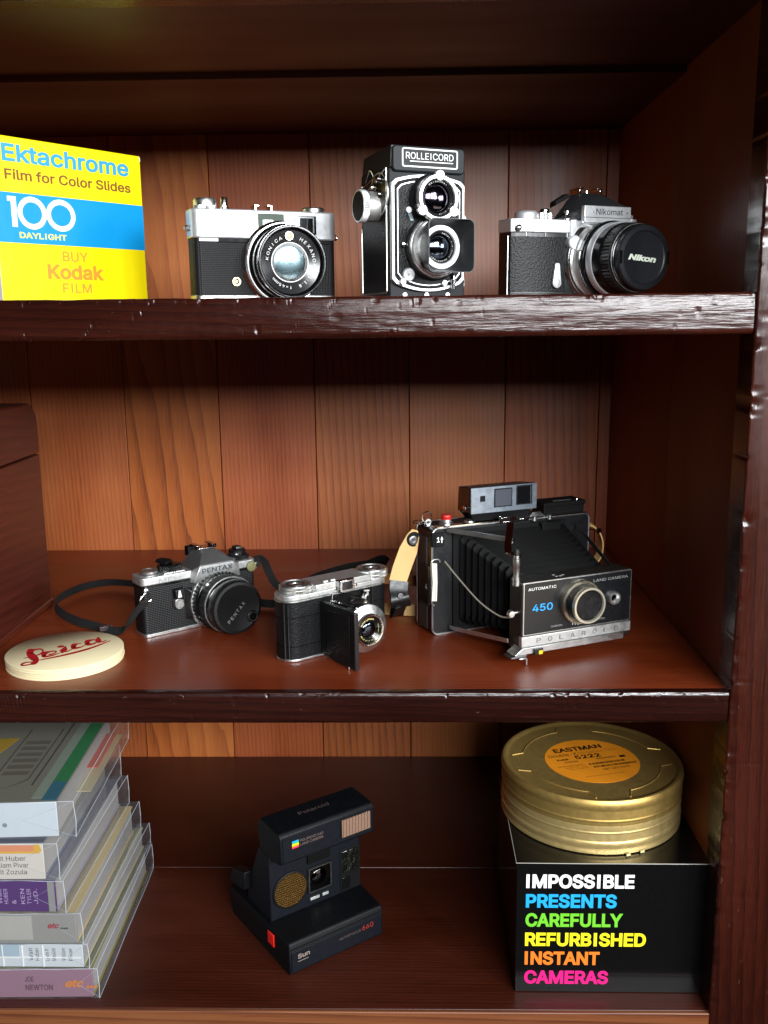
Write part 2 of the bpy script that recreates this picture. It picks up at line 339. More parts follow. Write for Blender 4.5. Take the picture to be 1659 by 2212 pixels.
def grow(P, d):
    out = []; n = len(P)
    for i in range(n):
        a = (P[i]-P[i-1]).normalized(); b = (P[(i+1) % n]-P[i]).normalized(); na, nb = Vector((a.y, -a.x)), Vector((b.y, -b.x))
        m = na + nb
        if m.length < .2: out.append(P[i] + na*d); continue
        m.normalize(); out.append(P[i] + m*d/max(.45, m.dot(na)))
    return out
def textmesh(s, bold=0, shear=0):
    """flat letters of size 1 as triangles; bold grows their outline"""
    key = (s, bold, shear)
    if key not in _tc:
        O = outlines(s, shear); big = max(O, key=lambda P: abs(area2(P))); sg = 1 if area2(big) > 0 else -1
        if sg < 0: O = [P[::-1] for P in O]
        if bold: O = [grow(P, bold) for P in O]
        pts, eds = [], []
        for P in O:
            n0 = len(pts); pts += P; eds += [(n0+i, n0+(i+1) % len(P)) for i in range(len(P))]
        vv, _, tr = geometry.delaunay_2d_cdt(pts, eds, [], 0, 1e-5)[:3]
        bb = [(min(p.x for p in P), max(p.x for p in P), min(p.y for p in P), max(p.y for p in P), P) for P in O]
        V = [Vector((p.x, p.y, 0)) for p in vv]; F = []
        for f in tr:                                     # keep what the outlines wind round
            x = sum(vv[i].x for i in f)/3; y = sum(vv[i].y for i in f)/3
            if sum(winding(x, y, q[4]) for q in bb if q[0] <= x <= q[1] and q[2] <= y <= q[3]) > 0:
                F.append(tuple(f) if (V[f[1]]-V[f[0]]).cross(V[f[2]]-V[f[0]]).z > 0 else tuple(f)[::-1])
        _tc[key] = (V, F)
    return _tc[key]
def flat_text(parent, s, o, h, w=None, mat=None, r=(1, 0, 0), u=(0, 0, 1), bold=0, shear=0, depth=.12, name='lettering', align='l'):
    """baseline origin o, capital height h, total width w (mm)"""
    vs, fs = textmesh(s, bold, shear); hv, _ = textmesh('H', bold)
    k = h/(max(v.y for v in hv)-min(v.y for v in hv)); y0 = min(v.y for v in hv)
    x0 = min(v.x for v in vs); x1 = max(v.x for v in vs); kx = w/(x1-x0) if w else k
    r = Vector(r).normalized(); u = Vector(u).normalized(); n = r.cross(u); O = Vector(o)
    if align == 'c': O = O - r*(x1-x0)*kx/2
    b = MB(); lo = [O + r*(v.x-x0)*kx + u*(v.y-y0)*k + n*(depth + v.z*k) for v in vs]
    b.add(lo, fs)
    return b.build(name, mat, parent, flip=False)
def ring_text(parent, s, c, rad, a0, da, h, mat, axis='y', tilt=0, name='lettering', wide=1.0, inward=False, bold=0):
    """letters round a lens front facing -y, a0 and step da in degrees, clockwise seen from the front"""
    b = MB()
    hv, _ = textmesh('H'); k = h/(max(v.y for v in hv)-min(v.y for v in hv))
    for i, ch in enumerate(s):
        if ch == ' ': continue
        vs, fs = textmesh(ch, bold); xm = (min(v.x for v in vs)+max(v.x for v in vs))/2
        a = R(a0 - da*i); up = Vector((math.cos(a), 0, math.sin(a))); rt = Vector((math.sin(a), 0, -math.cos(a)))
        if inward: up, rt = -up, -rt
        base = Vector(c) + Vector((math.cos(a), 0, math.sin(a)))*rad
        b.add([base + rt*(v.x-xm)*k*wide + up*v.y*k + Vector((0, -tilt*(v.y*k) - v.z*k, 0)) for v in vs], fs)
    return b.build(name, mat, parent, flip=False)
def dome(c, r, h, axis='y', sgn=-1, n=8):
    """profile of a shallow dome standing out by h"""
    return [(r*math.cos(R(90*i/n)), sgn*h*math.sin(R(90*i/n))) for i in range(n)] + [(0, sgn*h)]
LEICA = [[[[-29.72,2.1],[-30.79,2.55],[-32.43,3.18],[-34.07,3.07],[-34.85,0.35],[-33.6,-5.55],[-31.59,-10.72],[-29.49,-14.95],[-27.14,-19.03],[-24.66,-22.55],[-22.7,-24.85],[-21.4,-26.29],[-20.7,-27.16],[-20.09,-28.08],[-19.55,-28.94],[-19.58,-28.84],[-19.99,-27.7],[-20.02,-26.92],[-19.56,-27.19],[-18.92,-28.12],[-18.35,-29.32],[-18.08,-31.02],[-18.18,-32.99],[-18.44,-34.75],[-18.61,-36.0]],[[-27.23,-2.66],[-26.98,-4.78],[-26.59,-7.73],[-25.97,-10.47],[-25.33,-11.05],[-25.56,-9.05],[-25.83,-8.28],[-25.78,-8.52],[-25.85,-8.51],[-25.8,-8.51],[-24.89,-9.49],[-23.27,-11.24],[-21.35,-13.61],[-19.64,-16.01],[-18.01,-18.44],[-16.08,-21.83],[-14.15,-26.24],[-12.95,-30.34],[-12.54,-33.46],[-12.67,-35.76],[-13.2,-37.4],[-14.17,-38.2],[-15.38,-38.47],[-16.52,-38.56],[-17.29,-38.61]]],[[[-27.72,-2.58],[-27.17,-2.02],[-26.38,-1.21],[-25.5,-0.44],[-24.67,-0.0],[-23.89,0.05],[-23.09,-0.12],[-22.33,-0.48],[-21.65,-0.97],[-21.02,-1.59],[-20.44,-2.34],[-20.05,-2.96],[-19.97,-3.1],[-19.91,-3.32],[-19.74,-4.21],[-19.6,-5.38],[-19.52,-6.5],[-19.52,-7.49],[-19.6,-8.43],[-19.76,-9.33],[-19.96,-10.15],[-20.26,-10.97],[-20.67,-11.78],[-21.08,-12.49],[-21.37,-12.99]],[[-29.82,2.02],[-29.19,2.39],[-28.26,2.96],[-27.22,3.51],[-26.24,3.84],[-25.34,3.92],[-24.45,3.84],[-23.55,3.57],[-22.63,3.02],[-21.64,2.15],[-20.61,0.95],[-19.55,-0.63],[-18.49,-2.77],[-17.79,-5.0],[-17.5,-6.76],[-17.39,-8.24],[-17.37,-9.54],[-17.42,-10.71],[-17.57,-11.8],[-17.81,-12.76],[-18.14,-13.58],[-18.63,-14.24],[-19.25,-14.74],[-19.83,-15.12],[-20.23,-15.38]]],[[[-14.52,-27.26],[-14.98,-27.83],[-15.63,-28.65],[-16.44,-29.48],[-17.38,-30.08],[-18.59,-30.33],[-20.07,-30.38],[-21.58,-30.43],[-22.88,-30.67],[-23.92,-31.17],[-24.81,-31.82],[-25.52,-32.58],[-26.05,-33.4],[-26.4,-34.39],[-26.57,-35.56],[-26.49,-37.03],[-25.35,-39.9],[-24.16,-41.1],[-23.27,-41.41],[-22.35,-41.47],[-21.45,-41.33],[-20.53,-40.99],[-19.56,-40.44],[-18.6,-39.74],[-17.75,-38.93],[-17.0,-37.88],[-16.32,-36.63],[-15.76,-35.45],[-15.37,-34.65]],[[-13.21,-29.94],[-13.68,-30.51],[-14.34,-31.33],[-15.18,-32.19],[-16.2,-32.83],[-17.5,-33.07],[-19.02,-33.08],[-20.5,-33.12],[-21.68,-33.42],[-22.53,-34.11],[-23.19,-35.04],[-23.69,-36.05],[-24.04,-36.99],[-24.29,-37.88],[-24.41,-38.73],[-24.42,-39.15],[-25.05,-37.73],[-25.18,-37.53],[-24.51,-37.91],[-23.63,-38.17],[-22.74,-38.23],[-21.83,-38.03],[-20.85,-37.61],[-19.88,-37.01],[-19.05,-36.3],[-18.33,-35.32],[-17.67,-34.1],[-17.12,-32.92],[-16.73,-32.09]]],[[[-29.16,-22.9],[-28.31,-22.43],[-27.07,-21.75],[-25.82,-21.06],[-24.96,-20.59]],[[-29.98,-21.1],[-29.15,-20.59],[-27.93,-19.84],[-26.71,-19.09],[-25.87,-18.58]]],[[[-9.89,-14.25],[-9.15,-13.85],[-8.06,-13.28],[-6.93,-12.56],[-6.07,-11.7],[-5.52,-10.57],[-5.14,-9.22],[-5.0,-7.77],[-5.38,-5.61],[-6.69,-3.4],[-7.68,-2.69],[-8.69,-2.32],[-9.7,-2.19],[-10.74,-2.37],[-11.85,-2.82],[-12.98,-3.36],[-14.03,-3.81],[-15.1,-4.05],[-16.2,-4.23],[-17.17,-4.63],[-17.83,-5.57],[-18.09,-7.2],[-17.96,-9.44],[-17.24,-12.65],[-15.26,-17.4],[-13.15,-20.12],[-11.93,-20.62],[-11.01,-20.43],[-10.17,-20.03],[-9.26,-19.55],[-8.27,-18.95],[-7.26,-18.24],[-6.33,-17.44],[-5.49,-16.53],[-4.69,-15.52],[-3.93,-14.4],[-3.21,-13.18],[-2.47,-11.68],[-1.74,-9.96],[-1.1,-8.37],[-0.66,-7.27]],[[-11.26,-10.97],[-10.48,-10.66],[-9.34,-10.23],[-8.2,-9.65],[-7.39,-8.92],[-6.95,-7.9],[-6.69,-6.63],[-6.63,-5.49],[-6.55,-5.6],[-6.21,-6.34],[-6.76,-5.93],[-7.6,-5.61],[-8.44,-5.57],[-9.34,-5.83],[-10.36,-6.36],[-11.29,-7.18],[-11.96,-8.28],[-12.29,-9.8],[-12.37,-11.67],[-12.28,-13.49],[-12.14,-14.85],[-12.02,-15.74],[-11.95,-16.24],[-12.13,-15.66],[-13.28,-13.07],[-14.18,-12.05],[-13.82,-13.02],[-12.95,-14.26],[-11.97,-15.11],[-10.99,-15.3],[-9.95,-15.0],[-8.92,-14.42],[-7.93,-13.82],[-6.98,-13.24],[-6.06,-12.56],[-5.18,-11.76],[-4.34,-10.83],[-3.5,-9.59],[-2.67,-8.1],[-1.95,-6.7],[-1.44,-5.72]]],[[[-4.28,-2.92],[-3.78,-3.59],[-3.1,-4.51],[-2.37,-5.49],[-1.71,-6.38],[-1.02,-7.35],[-0.22,-8.51],[0.53,-9.6],[1.06,-10.38]],[[-3.33,10.58],[-2.85,9.71],[-2.15,8.43],[-1.31,6.92],[-0.46,5.37],[0.4,3.77],[1.26,2.14],[2.01,0.72],[2.51,-0.24]]],[[[-0.46,-6.49],[0.32,-6.61],[1.46,-6.81],[2.7,-6.84],[3.75,-6.45],[4.55,-5.42],[5.22,-3.96],[5.74,-2.45],[6.12,-1.22],[6.31,-0.3],[6.3,0.53],[6.21,1.13],[6.16,1.47]],[[-1.06,-4.81],[-0.38,-4.65],[0.61,-4.44],[1.65,-4.1],[2.52,-3.57],[3.27,-2.69],[4.01,-1.52],[4.66,-0.3],[5.13,0.68],[5.35,1.34],[5.39,1.76],[5.36,2.11],[5.34,2.46]]],[[[-9.87,6.67],[-9.45,6.46],[-8.84,6.14],[-8.18,5.82],[-7.62,5.59],[-7.19,5.46],[-6.78,5.4],[-6.36,5.4],[-5.94,5.48],[-5.51,5.59],[-5.07,5.77],[-4.66,6.03],[-4.32,6.43],[-4.1,7.08],[-3.99,7.9],[-3.94,8.69],[-3.9,9.23]],[[-10.41,7.95],[-10.31,8.5],[-10.16,9.3],[-9.96,10.13],[-9.69,10.76],[-9.37,11.13],[-9.02,11.33],[-8.65,11.45],[-8.26,11.55],[-7.83,11.64],[-7.35,11.7],[-6.87,11.69],[-6.41,11.6],[-5.9,11.37],[-5.33,11.05],[-4.81,10.73],[-4.44,10.51]]],[[[9.1,17.33],[8.47,17.33],[7.55,17.32],[6.51,17.31],[5.48,17.26],[4.38,17.18],[3.18,17.05],[2.1,16.68],[1.39,15.82],[1.15,14.11],[1.48,11.3],[2.72,7.12],[4.72,3.05],[6.34,1.15],[7.48,0.65],[8.42,0.77],[9.24,1.18],[10.08,1.76],[10.97,2.5],[11.84,3.32],[12.57,4.21],[13.11,5.18],[13.52,6.24],[13.86,7.32],[14.18,8.37],[14.5,9.49],[14.8,10.67],[15.04,11.71],[15.21,12.44]],[[9.7,15.56],[9.08,15.53],[8.17,15.53],[7.3,15.22],[6.77,14.28],[6.73,12.37],[6.97,9.82],[7.35,7.29],[7.69,5.56],[7.88,5.02],[7.83,5.69],[7.15,7.89],[5.95,10.25],[5.46,10.53],[5.76,9.5],[6.44,8.19],[7.27,7.2],[8.22,6.79],[9.28,6.84],[10.29,7.15],[11.15,7.56],[11.81,8.05],[12.34,8.72],[12.79,9.5],[13.2,10.33],[13.59,11.26],[13.94,12.31],[14.21,13.28],[14.41,13.96]]],[[[19.6,28.25],[18.56,28.24],[17.03,28.22],[15.4,28.16],[13.99,27.99],[12.82,27.7],[11.74,27.25],[10.9,26.39],[10.52,24.62],[10.97,21.19],[12.45,16.66],[14.46,12.89],[16.23,10.94],[17.47,10.52],[18.53,10.78],[19.51,11.33],[20.38,11.98],[21.16,12.71],[21.91,13.57],[22.56,14.54],[23.04,15.65],[23.24,17.09],[23.21,18.71],[23.11,20.1],[23.05,20.99]],[[20.38,26.0],[19.49,25.53],[18.2,24.9],[16.94,23.99],[16.15,22.74],[15.97,20.95],[16.15,18.8],[16.51,16.9],[16.81,16.07],[16.71,17.02],[16.0,19.06],[15.08,20.63],[14.66,20.81],[15.2,19.88],[16.34,18.58],[17.61,17.46],[18.7,16.81],[19.59,16.79],[20.39,17.24],[21.03,17.98],[21.47,18.76],[21.63,19.67],[21.6,20.87],[21.48,22.14],[21.4,23.09]]],[[[20.04,23.7],[20.61,22.98],[21.34,22.04],[22.04,21.14],[22.53,20.54],[23.1,19.83],[23.96,18.69],[24.83,17.48],[25.47,16.58]],[[18.92,35.75],[19.46,35.1],[20.32,34.09],[21.42,32.68],[22.67,30.81],[23.9,28.56],[24.99,26.31],[25.87,24.39],[26.44,23.12]]],[[[25.82,18.53],[26.52,18.85],[27.54,19.3],[28.61,19.9],[29.45,20.68],[29.96,21.82],[30.27,23.2],[30.46,24.48],[30.59,25.35]],[[24.86,21.17],[25.55,21.52],[26.56,22.0],[27.59,22.59],[28.39,23.25],[28.9,24.09],[29.29,25.13],[29.58,26.15],[29.8,26.87]]],[[[-13.27,-28.46],[-10.83,-27.0],[-7.31,-24.91],[-3.35,-22.47],[0.39,-19.96],[3.88,-17.41],[7.42,-14.67],[10.86,-11.8],[14.07,-8.86],[16.97,-5.98],[19.63,-3.08],[22.17,0.07],[24.72,3.72],[27.51,8.54],[30.42,14.2],[33.01,19.52],[34.83,23.23]],[[-14.16,-26.5],[-11.84,-24.73],[-8.51,-22.18],[-4.75,-19.26],[-1.17,-16.36],[2.19,-13.5],[5.62,-10.5],[8.99,-7.44],[12.16,-4.38],[15.03,-1.46],[17.69,1.41],[20.28,4.43],[22.92,7.81],[25.93,12.1],[29.15,17.06],[32.06,21.68],[34.1,24.91]]]]
# ------------------------------------------------------------------ the bookcase
XR, T1, H2, T2, H3, DP, DJ, HC = 276.4, 31.5, 321.4, 27.7, 624.4, 503.3, 226.3, 213.7
XL = -760.0
case = root('bookcase', (0, 0, -H3-40), 0, 'old dark varnished wooden bookcase with thick worn shelf edges', 'bookcase')
OZ = H3+40                                       # children are given in scene heights, the root stands lower
def cb(mb, name, mat, bevel=0, **k):
    mb.v = [(x, y, z+OZ) for x, y, z in mb.v]; return mb.build(name, mat, case, bevel, **k)
jx = [XL, -606, -482, -357.9, -233.5, -106.7, 17.0, 142.3, 264.5, 330]
kinds = [0, 2, 2, 1, 2, 0, 2, 0, 2]
for i in range(len(jx)-1):
    o = cb(MB().box(jx[i]+.5, jx[i+1]-.5, DP + (i % 3)*.5, DP+18, -H3-30, HC+30), 'back_board', BOARD[kinds[i]], .7)
cb(MB().box(XL, 330, DP+18.5, DP+22, -H3-30, HC+30), 'back_panel', BLACKM)

def worn_edge(z1, z0, r, name, mat, seed, x0=-430., x1=XR-.4, y1=26., amp=1.0, nx=1100):
    """front lip of a shelf: a long rounded bar with knocks and chips along its corners"""
    rnd = random.Random(seed); b = MB()
    bev = r*.12; q_ = 2.2                        # a worn slope of height r under a small rounded corner
    prof = [(y1, z1-.2)] + [(bev + q_ - q_*math.sin(R(a)), z1 - q_ + q_*math.cos(R(a))) for a in (0, 20, 40, 60, 80)] + [(bev*(1-i/5), z1 - q_ - (r-q_)*i/5) for i in range(1, 6)]
    k = 8
    for i in range(1, k): prof.append((0, z1 - r + (z0+3 - (z1-r))*i/k))
    prof += [(0.0, z0+3), (1.0, z0+1.0), (3.0, z0), (y1, z0)]
    chips = [(rnd.uniform(x0, x1), rnd.choice((z1-1, z1-2.5, z0+1.5, z0+1, rnd.uniform(z0, z1), rnd.uniform(z0, z1))), rnd.uniform(.7, 2.4), rnd.uniform(.3, 1.1), rnd.uniform(-1.2, 1.2), rnd.choice((1.2, 1.6, 4))) for _ in range(int(130*amp))]
    chips.sort()
    rings = []
    for i in range(nx+1):
        x = x0 + (x1-x0)*i/nx; ring = []; near = [c_ for c_ in chips if abs(c_[0]-x) < 10]
        for y, z in prof:
            if y < y1-1:
                q = noise.noise(Vector((x*.02, z*.15, seed)))*.9 + noise.noise(Vector((x*.11, z*.3, seed+5)))*.45
                top = max(0, 1-abs(z-z1)/10)
                y2 = y + q*.3*amp + top*max(0, noise.noise(Vector((x*.012, 3, seed))))*1.0*amp; z2 = z + (q*.25 - top*abs(noise.noise(Vector((x*.03, 9, seed))))*.9)*amp
                for cx, cz, cr, dp, sl, el in near:
                    dd = ((x-cx)/cr/el)**2 + ((z-cz-sl*(x-cx)*(el > 2))/(cr*(.4 if el > 2 else 1)))**2
                    if dd < 1: y2 += dp*(1-dd)
                ring.append((x, y2, z2))
            else: ring.append((x, y, z))
        rings.append(ring)
    b.loft(rings); b.box(XL, x0-.1, .6, y1, z0, z1-.2); return cb(b, name, mat, ang=60)

# upper shelf, middle shelf, bottom shelf: top boards behind a thick front lip
s1 = cb(MB().box(XL, XR+2, 26.2, DP-.5, -T1+2, -.4), 'shelf_board', W_SHELF, .5)
worn_edge(0, -T1, 11, 'shelf_edge', W_EDGE, 11)
s2 = cb(MB().box(XL, XR+2, 8.2, 384, -H2-T2+2, -H2), 'shelf_board', W_SHELF, .5)
cb(MB().box(XL, XR+2, 384.4, DP-.5, -H2-T2+2, -H2-.3), 'shelf_board', W_SHELF, .5)
worn_edge(-H2+.3, -H2-T2, 3, 'shelf_edge', W_EDGE, 23, amp=.5, y1=8.)
W_LOW = wood('bottom_shelf_shaded_wood', ('1C0804', '3C1407', '52200D'), 'x', ring=150, dist=5, along=.012, rough=.45, coat=.1, coatr=.2, bump=.1, vary=.15, amp=.24, fib=1100, worn=.04)  # darker copy of the shelf wood; the bottom bay's shade is in the colour
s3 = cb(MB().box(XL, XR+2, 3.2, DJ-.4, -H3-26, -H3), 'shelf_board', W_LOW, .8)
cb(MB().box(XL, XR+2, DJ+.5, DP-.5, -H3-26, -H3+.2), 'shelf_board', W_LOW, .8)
W_RAW = wood('bare_front_edge_wood', ('3A180B', '64341A', '7C4A28'), 'x', ring=60, dist=3, along=.03, rough=.5, coat=.1, bump=.2, vary=.1)
cb(MB().box(XL, XR+4, -1, 3, -H3-27, -H3+.1), 'shelf_edge', W_RAW, 1.0)
# right side panel in two boards, stile in front of it
cb(MB().box(XR+2.5, XR+24, 30, DJ-.4, -H3-30, HC+30), 'side_board', W_SIDE, .7)
cb(MB().box(XR+3, XR+24, DJ+.4, DP-.2, -H3-30, HC+30), 'side_board', W_SIDE, .7)
cb(MB().box(XL-20, XL, -2, DP+20, -H3-30, HC+30), 'side_board', W_SIDE, .7)
# ceiling boards of the upper compartment with a rail in front
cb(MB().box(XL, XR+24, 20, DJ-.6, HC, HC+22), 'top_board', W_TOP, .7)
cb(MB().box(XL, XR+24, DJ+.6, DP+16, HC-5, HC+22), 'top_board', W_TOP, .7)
cb(MB().box(XL, XR-.5, -2, 19.6, HC-3, HC+34), 'top_rail', W_POST, 1.5)
# the stile (front post) with its rounded, knocked corner
def post():
    b = MB(); rnd = random.Random(4); rings = []; z0, z1 = -H3-60, HC+60; nz = 900; r = 2.2
    prof = [(XR, 29)] + [(XR + r - r*math.cos(R(a)), -2 + r - r*math.sin(R(a))) for a in (0, 20, 40, 60, 80, 90)] + [(XR + r + t, -2) for t in (4, 10, 18, 28, 40, 55, 75)] + [(XR+95, 29)]
    chips = [(rnd.uniform(z0, z1), XR + rnd.choice((0, 1, 2, 3, rnd.uniform(5, 40))), rnd.uniform(1.2, 4), rnd.uniform(.4, 1.5)) for _ in range(90)]
    for i in range(nz+1):
        z = z0 + (z1-z0)*i/nz; ring = []
        for x, y in prof:
            if y < 20:
                q = noise.noise(Vector((x*.12, z*.02, 3)))*.8 + noise.noise(Vector((x*.3, z*.1, 8)))*.4
                x2, y2 = x + abs(q)*.6*(x < XR+6), y + q*.25
                for cz, cx, cr, dp in chips:
                    dd = ((z-cz)/cr/1.8)**2 + ((x-cx)/cr)**2
                    if dd < 1: y2 += dp*(1-dd)*.8; x2 += dp*(1-dd)*.6*(x < XR+6)
                ring.append((x2, y2, z))
            else: ring.append((x, y, z))
        rings.append(ring)
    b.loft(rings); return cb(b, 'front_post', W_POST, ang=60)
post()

# ------------------------------------------------------------------ helpers for lenses
def glass_front(parent, c, r, y, coat, h=2.5, depth=5, inner=.62):
    """glass element in front of darker inner elements"""
    b = MB().lathe((c[0], y, c[1]), 'y', dome(None, r, h)[:1] + dome(None, r, h)[1:], 40)
    b.lathe((c[0], y+.01, c[1]), 'y', [(0, 1.4), (r*.6, 1.4), (r, 1.0), (r, 0)], 40) if False else None
    MB().lathe((c[0], y, c[1]), 'y', [(r, 0)] + dome(None, r, h), 48).build('glass', coat, parent)
def lens_stack(parent, c, r, y, coat, mid):
    """recessed barrel with stepped rings and two coated domes"""
    st = MB()
    for k, (ro, ri, d0, d1) in enumerate(((1.0, .86, 0, 2.0), (.9, .70, 1.2, 4), (.75, .5, 3, 6.5))):
        st.ring((c[0], y, c[1]), 'y', r*ro, r*ri, d0, d1, 48)
    st.build('inner_ring', BLACKG, parent)
    MB().lathe((c[0], y+6.4, c[1]), 'y', [(r*.72, 0)] + dome(None, r*.72, 2.4), 40).build('inner_element', mid, parent)
    g = MB().lathe((c[0], y+1.0, c[1]), 'y', [(0, .8), (r*.5, .7), (r*.88, .3), (r*.88, 0)] + dome(None, r*.88, r*.16)[1:], 48).build('glass', coat, parent)
    return g
# ------------------------------------------------------------------ 35 mm rangefinder, upper shelf
def foot(x0, x1, y0, y1, r, n=6): return rrect(x0, x1, y0, y1, r, n)
k = root('rangefinder_camera', (-172.9, 112.6, 0), .442, 'silver and black rangefinder camera with big glassy lens, between yellow box and twin-lens camera', 'camera')
MB().prism(foot(0.4, 133.6, .4, 27.6, 7), 'z', 5, 53.6).build('body', LEATHERG, k)
MB().prism(foot(0, 134, 0, 28, 7.4), 'z', 0, 5).build('base_plate', SILVER, k, .8)
MB().prism(foot(-.6, 134.6, -.6, 28.6, 7.8), 'z', 53.8, 79).build('top_plate', WMETAL, k, 1.6, 3)
MB().box(22, 126, -.9, .2, 50.6, 53.9).build('trim_strip', BLACKM, k, .2)
MB().box(5, 22, -.9, .2, 51, 53.6).build('label_strip', WHITEI, k, .2)
w = MB().box(58.8, 83.4, -1.4, 0, 60.4, 76.1).build('viewfinder_window', pbr('frosted_grey_window', '566058', .5, spec=.05), k, .4)
MB().box(65, 70.8, -1.8, -1.3, 64.3, 69).build('pane', BLACKG, w); MB().prism(rrect(63, 73, 62.6, 70.6, .6), 'y', -1.55, -1.35).build('pane_frame', GREYM, w)
w = MB().box(92, 113.9, -1.4, 0, 58.7, 75).build('rangefinder_window', BLACKG, k, .4)
MB().box(94, 111.5, -1.7, -1.3, 60.5, 73).build('pane', WINGL, w)
for (x0, x1, z0, z1) in ((93.2, 94.2, 60, 74), (110.5, 111.5, 60, 74), (94.2, 110.5, 73, 74)): MB().box(x0, x1, -1.95, -1.6, z0, z1).build('pane_frame', GREYM, w)
MB().knurl((15, 14, 79), 'z', 10, 0, 3, 40, .4).lathe((15, 14, 82), 'z', [(10.2, 0), (10.2, 4.5), (9, 6.4), (0, 6.6)], 40).build('wind_lever_hub', SILVER, k)
MB().lathe((32.5, 14, 79), 'z', [(5.4, 0), (5.2, 1.8), (3.3, 2.6), (3.1, 9.5), (2.5, 11), (0, 11)], 24).build('shutter_button', BRIGHT, k)
MB().box(59, 60.6, 8, 20, 79, 83.5).box(59, 63, 8, 20, 83, 84.2).box(73.5, 75.2, 8, 20, 79, 83.5).box(71, 75.2, 8, 20, 83, 84.2).box(59, 75.2, 8, 20, 79, 79.8).build('accessory_shoe', BRIGHT, k, .2)
MB().lathe((116.5, 14, 79), 'z', [(10.6, 0), (10.6, 3.4), (9.6, 4.6), (0, 4.8)], 40).build('rewind_knob', SILVER, k)
for lx, lz in ((-2.2, 62.5), (137, 57.6)):
    MB().tubelathe((lx, 12, lz), 'y', [(2.0+.9*math.cos(R(a)), .9*math.sin(R(a))) for a in range(0, 360, 45)], 20).build('strap_lug', BRIGHT, k)
MB().ring((37, 0, 16.6), 'y', 3.8, 2.4, -1.6, 0, 28).cyl((37, 0, 16.6), 'y', 1.2, -1.2, 0, 16).build('flash_socket', pbr('pale_brass', 'C8B98A', .3, 1), k)
lc = (79.5, 0, 32.6)
MB().lathe(lc, 'y', [(37, 0), (37.2, -4), (36, -5.2), (36, -6.5), (35.2, -7.2), (0, -7.2)], 72).build('lens_mount', BRIGHT, k)
MB().knurl(lc, 'y', 35.4, -12.5, -7.2, 110, .5).build('aperture_ring', SILVER, k)
MB().lathe(lc, 'y', [(34.4, -7), (34.2, -13.5), (32.4, -14.5), (32.2, -23), (31, -24.4), (30, -24.4)], 72).build('focus_ring', BLACKG, k)
MB().tubelathe(lc, 'y', [(26, -24), (31, -24), (31.4, -26), (31.4, -32.4), (30.6, -33.2), (29.6, -33.2), (28.8, -31.5), (28.2, -28), (26.8, -27.2)], 72).build('filter_ring', BLACKG, k)
MB().tubelathe(lc, 'y', [(31.55, -29.5), (31.55, -31.3), (31.0, -31.3), (31.0, -29.5)], 72).build('rim', BRIGHT, k)
MB().tubelathe(lc, 'y', [(28.4, -27.8), (17.0, -24.6), (16.6, -23), (28.4, -23)], 72).build('name_ring', pbr('black_name_ring', '101113', .22, spec=.6), k)
MB().tubelathe(lc, 'y', [(17.3, -24.9), (16.6, -24.9), (16.6, -24), (17.3, -24)], 64).build('white_ring', WHITEI, k)
ring_text(k, 'KONICA', (lc[0], -27.0, lc[2]), 20.6, 172, 11.5, 2.7, WHITEI, tilt=.28, wide=1.25)
ring_text(k, 'HEXANON', (lc[0], -27.0, lc[2]), 20.6, 62, 11.5, 2.7, WHITEI, tilt=.28, wide=1.25)
ring_text(k, '1:1.8', (lc[0], -27.0, lc[2]), 20.6, -38, 7.5, 2.5, WHITEI, tilt=.28, wide=1.2)
ring_text(k, 'f=45mm', (lc[0], -27.0, lc[2]), 20.6, -92, 9, 2.5, WHITEI, tilt=.28, wide=1.2)
MB().ring((lc[0]-1, -25, lc[2]+22.3), 'y', 3.7, 3.0, -2.9, 0, 28).build('meter_cell_rim', SILVER, k)
MB().lathe((lc[0]-1, -25, lc[2]+22.3), 'y', [(3.0, -2.2)] + [(a, b-2.2) for a, b in dome(None, 3.0, .8)], 24).build('meter_cell', pbr('meter_cell_glass', 'B9B08A', .15, spec=.8, coat=.5), k)
MB().lathe((lc[0], -23.6, lc[2]), 'y', [(16.7, 0)] + dome(None, 16.7, 1.6), 56).build('glass', COATC, k)
flat_text(k, 'KONICA', (18, -.8, 66), 4.6, 38, pbr('engraved_grey', 'A4A7A6', .5, .5))
b = MB()
for i in range(16):
    a = R(128 + i*4.2); b.box(-.001, 0, 0, 0, 0, 0) if False else None
ring_text(k, '30.15.10.7', (lc[0], -7.5, lc[2]), 33.0, 168, 5.0, 2.2, pbr('orange_scale_ink', 'D87A38', .5), tilt=0)
ring_text(k, 'IIIIIIIIII', (lc[0], -24.6, lc[2]), 29.6, 240, 5.0, 1.7, WHITEI)

# ------------------------------------------------------------------ twin-lens reflex, upper shelf
t = root('twin_lens_camera', (-1.8, 88.1, 0), .451, 'tall black twin-lens reflex camera with square lens hood and winding knob', 'camera')
TLW, TLD, TLH = 73, 58.5, 106.5
MB().box(0, TLW, .5, TLD, 0, TLH).build('body', pbr('black_crackle_body', '17191B', .5, spec=.22, bump=('noise', 1500, .35, .15)), t, 1.4)
MB().box(-.5, 0, 5.5, TLD-2, 5.5, TLH-3).build('side_leather', LEATHER, t, .2)
MB().tube([(-.9, 3.2, 106), (-.9, 3.4, 6), (-.9, 5, 4.4), (-.9, 53, 3.6), (-.9, 55, 5.5), (-.9, 55.5, 62)], .65, 8).tube([(-.9, 3.2, 106), (-.9, 26, 99)], .6, 8).build('side_trim', SILVER, t)
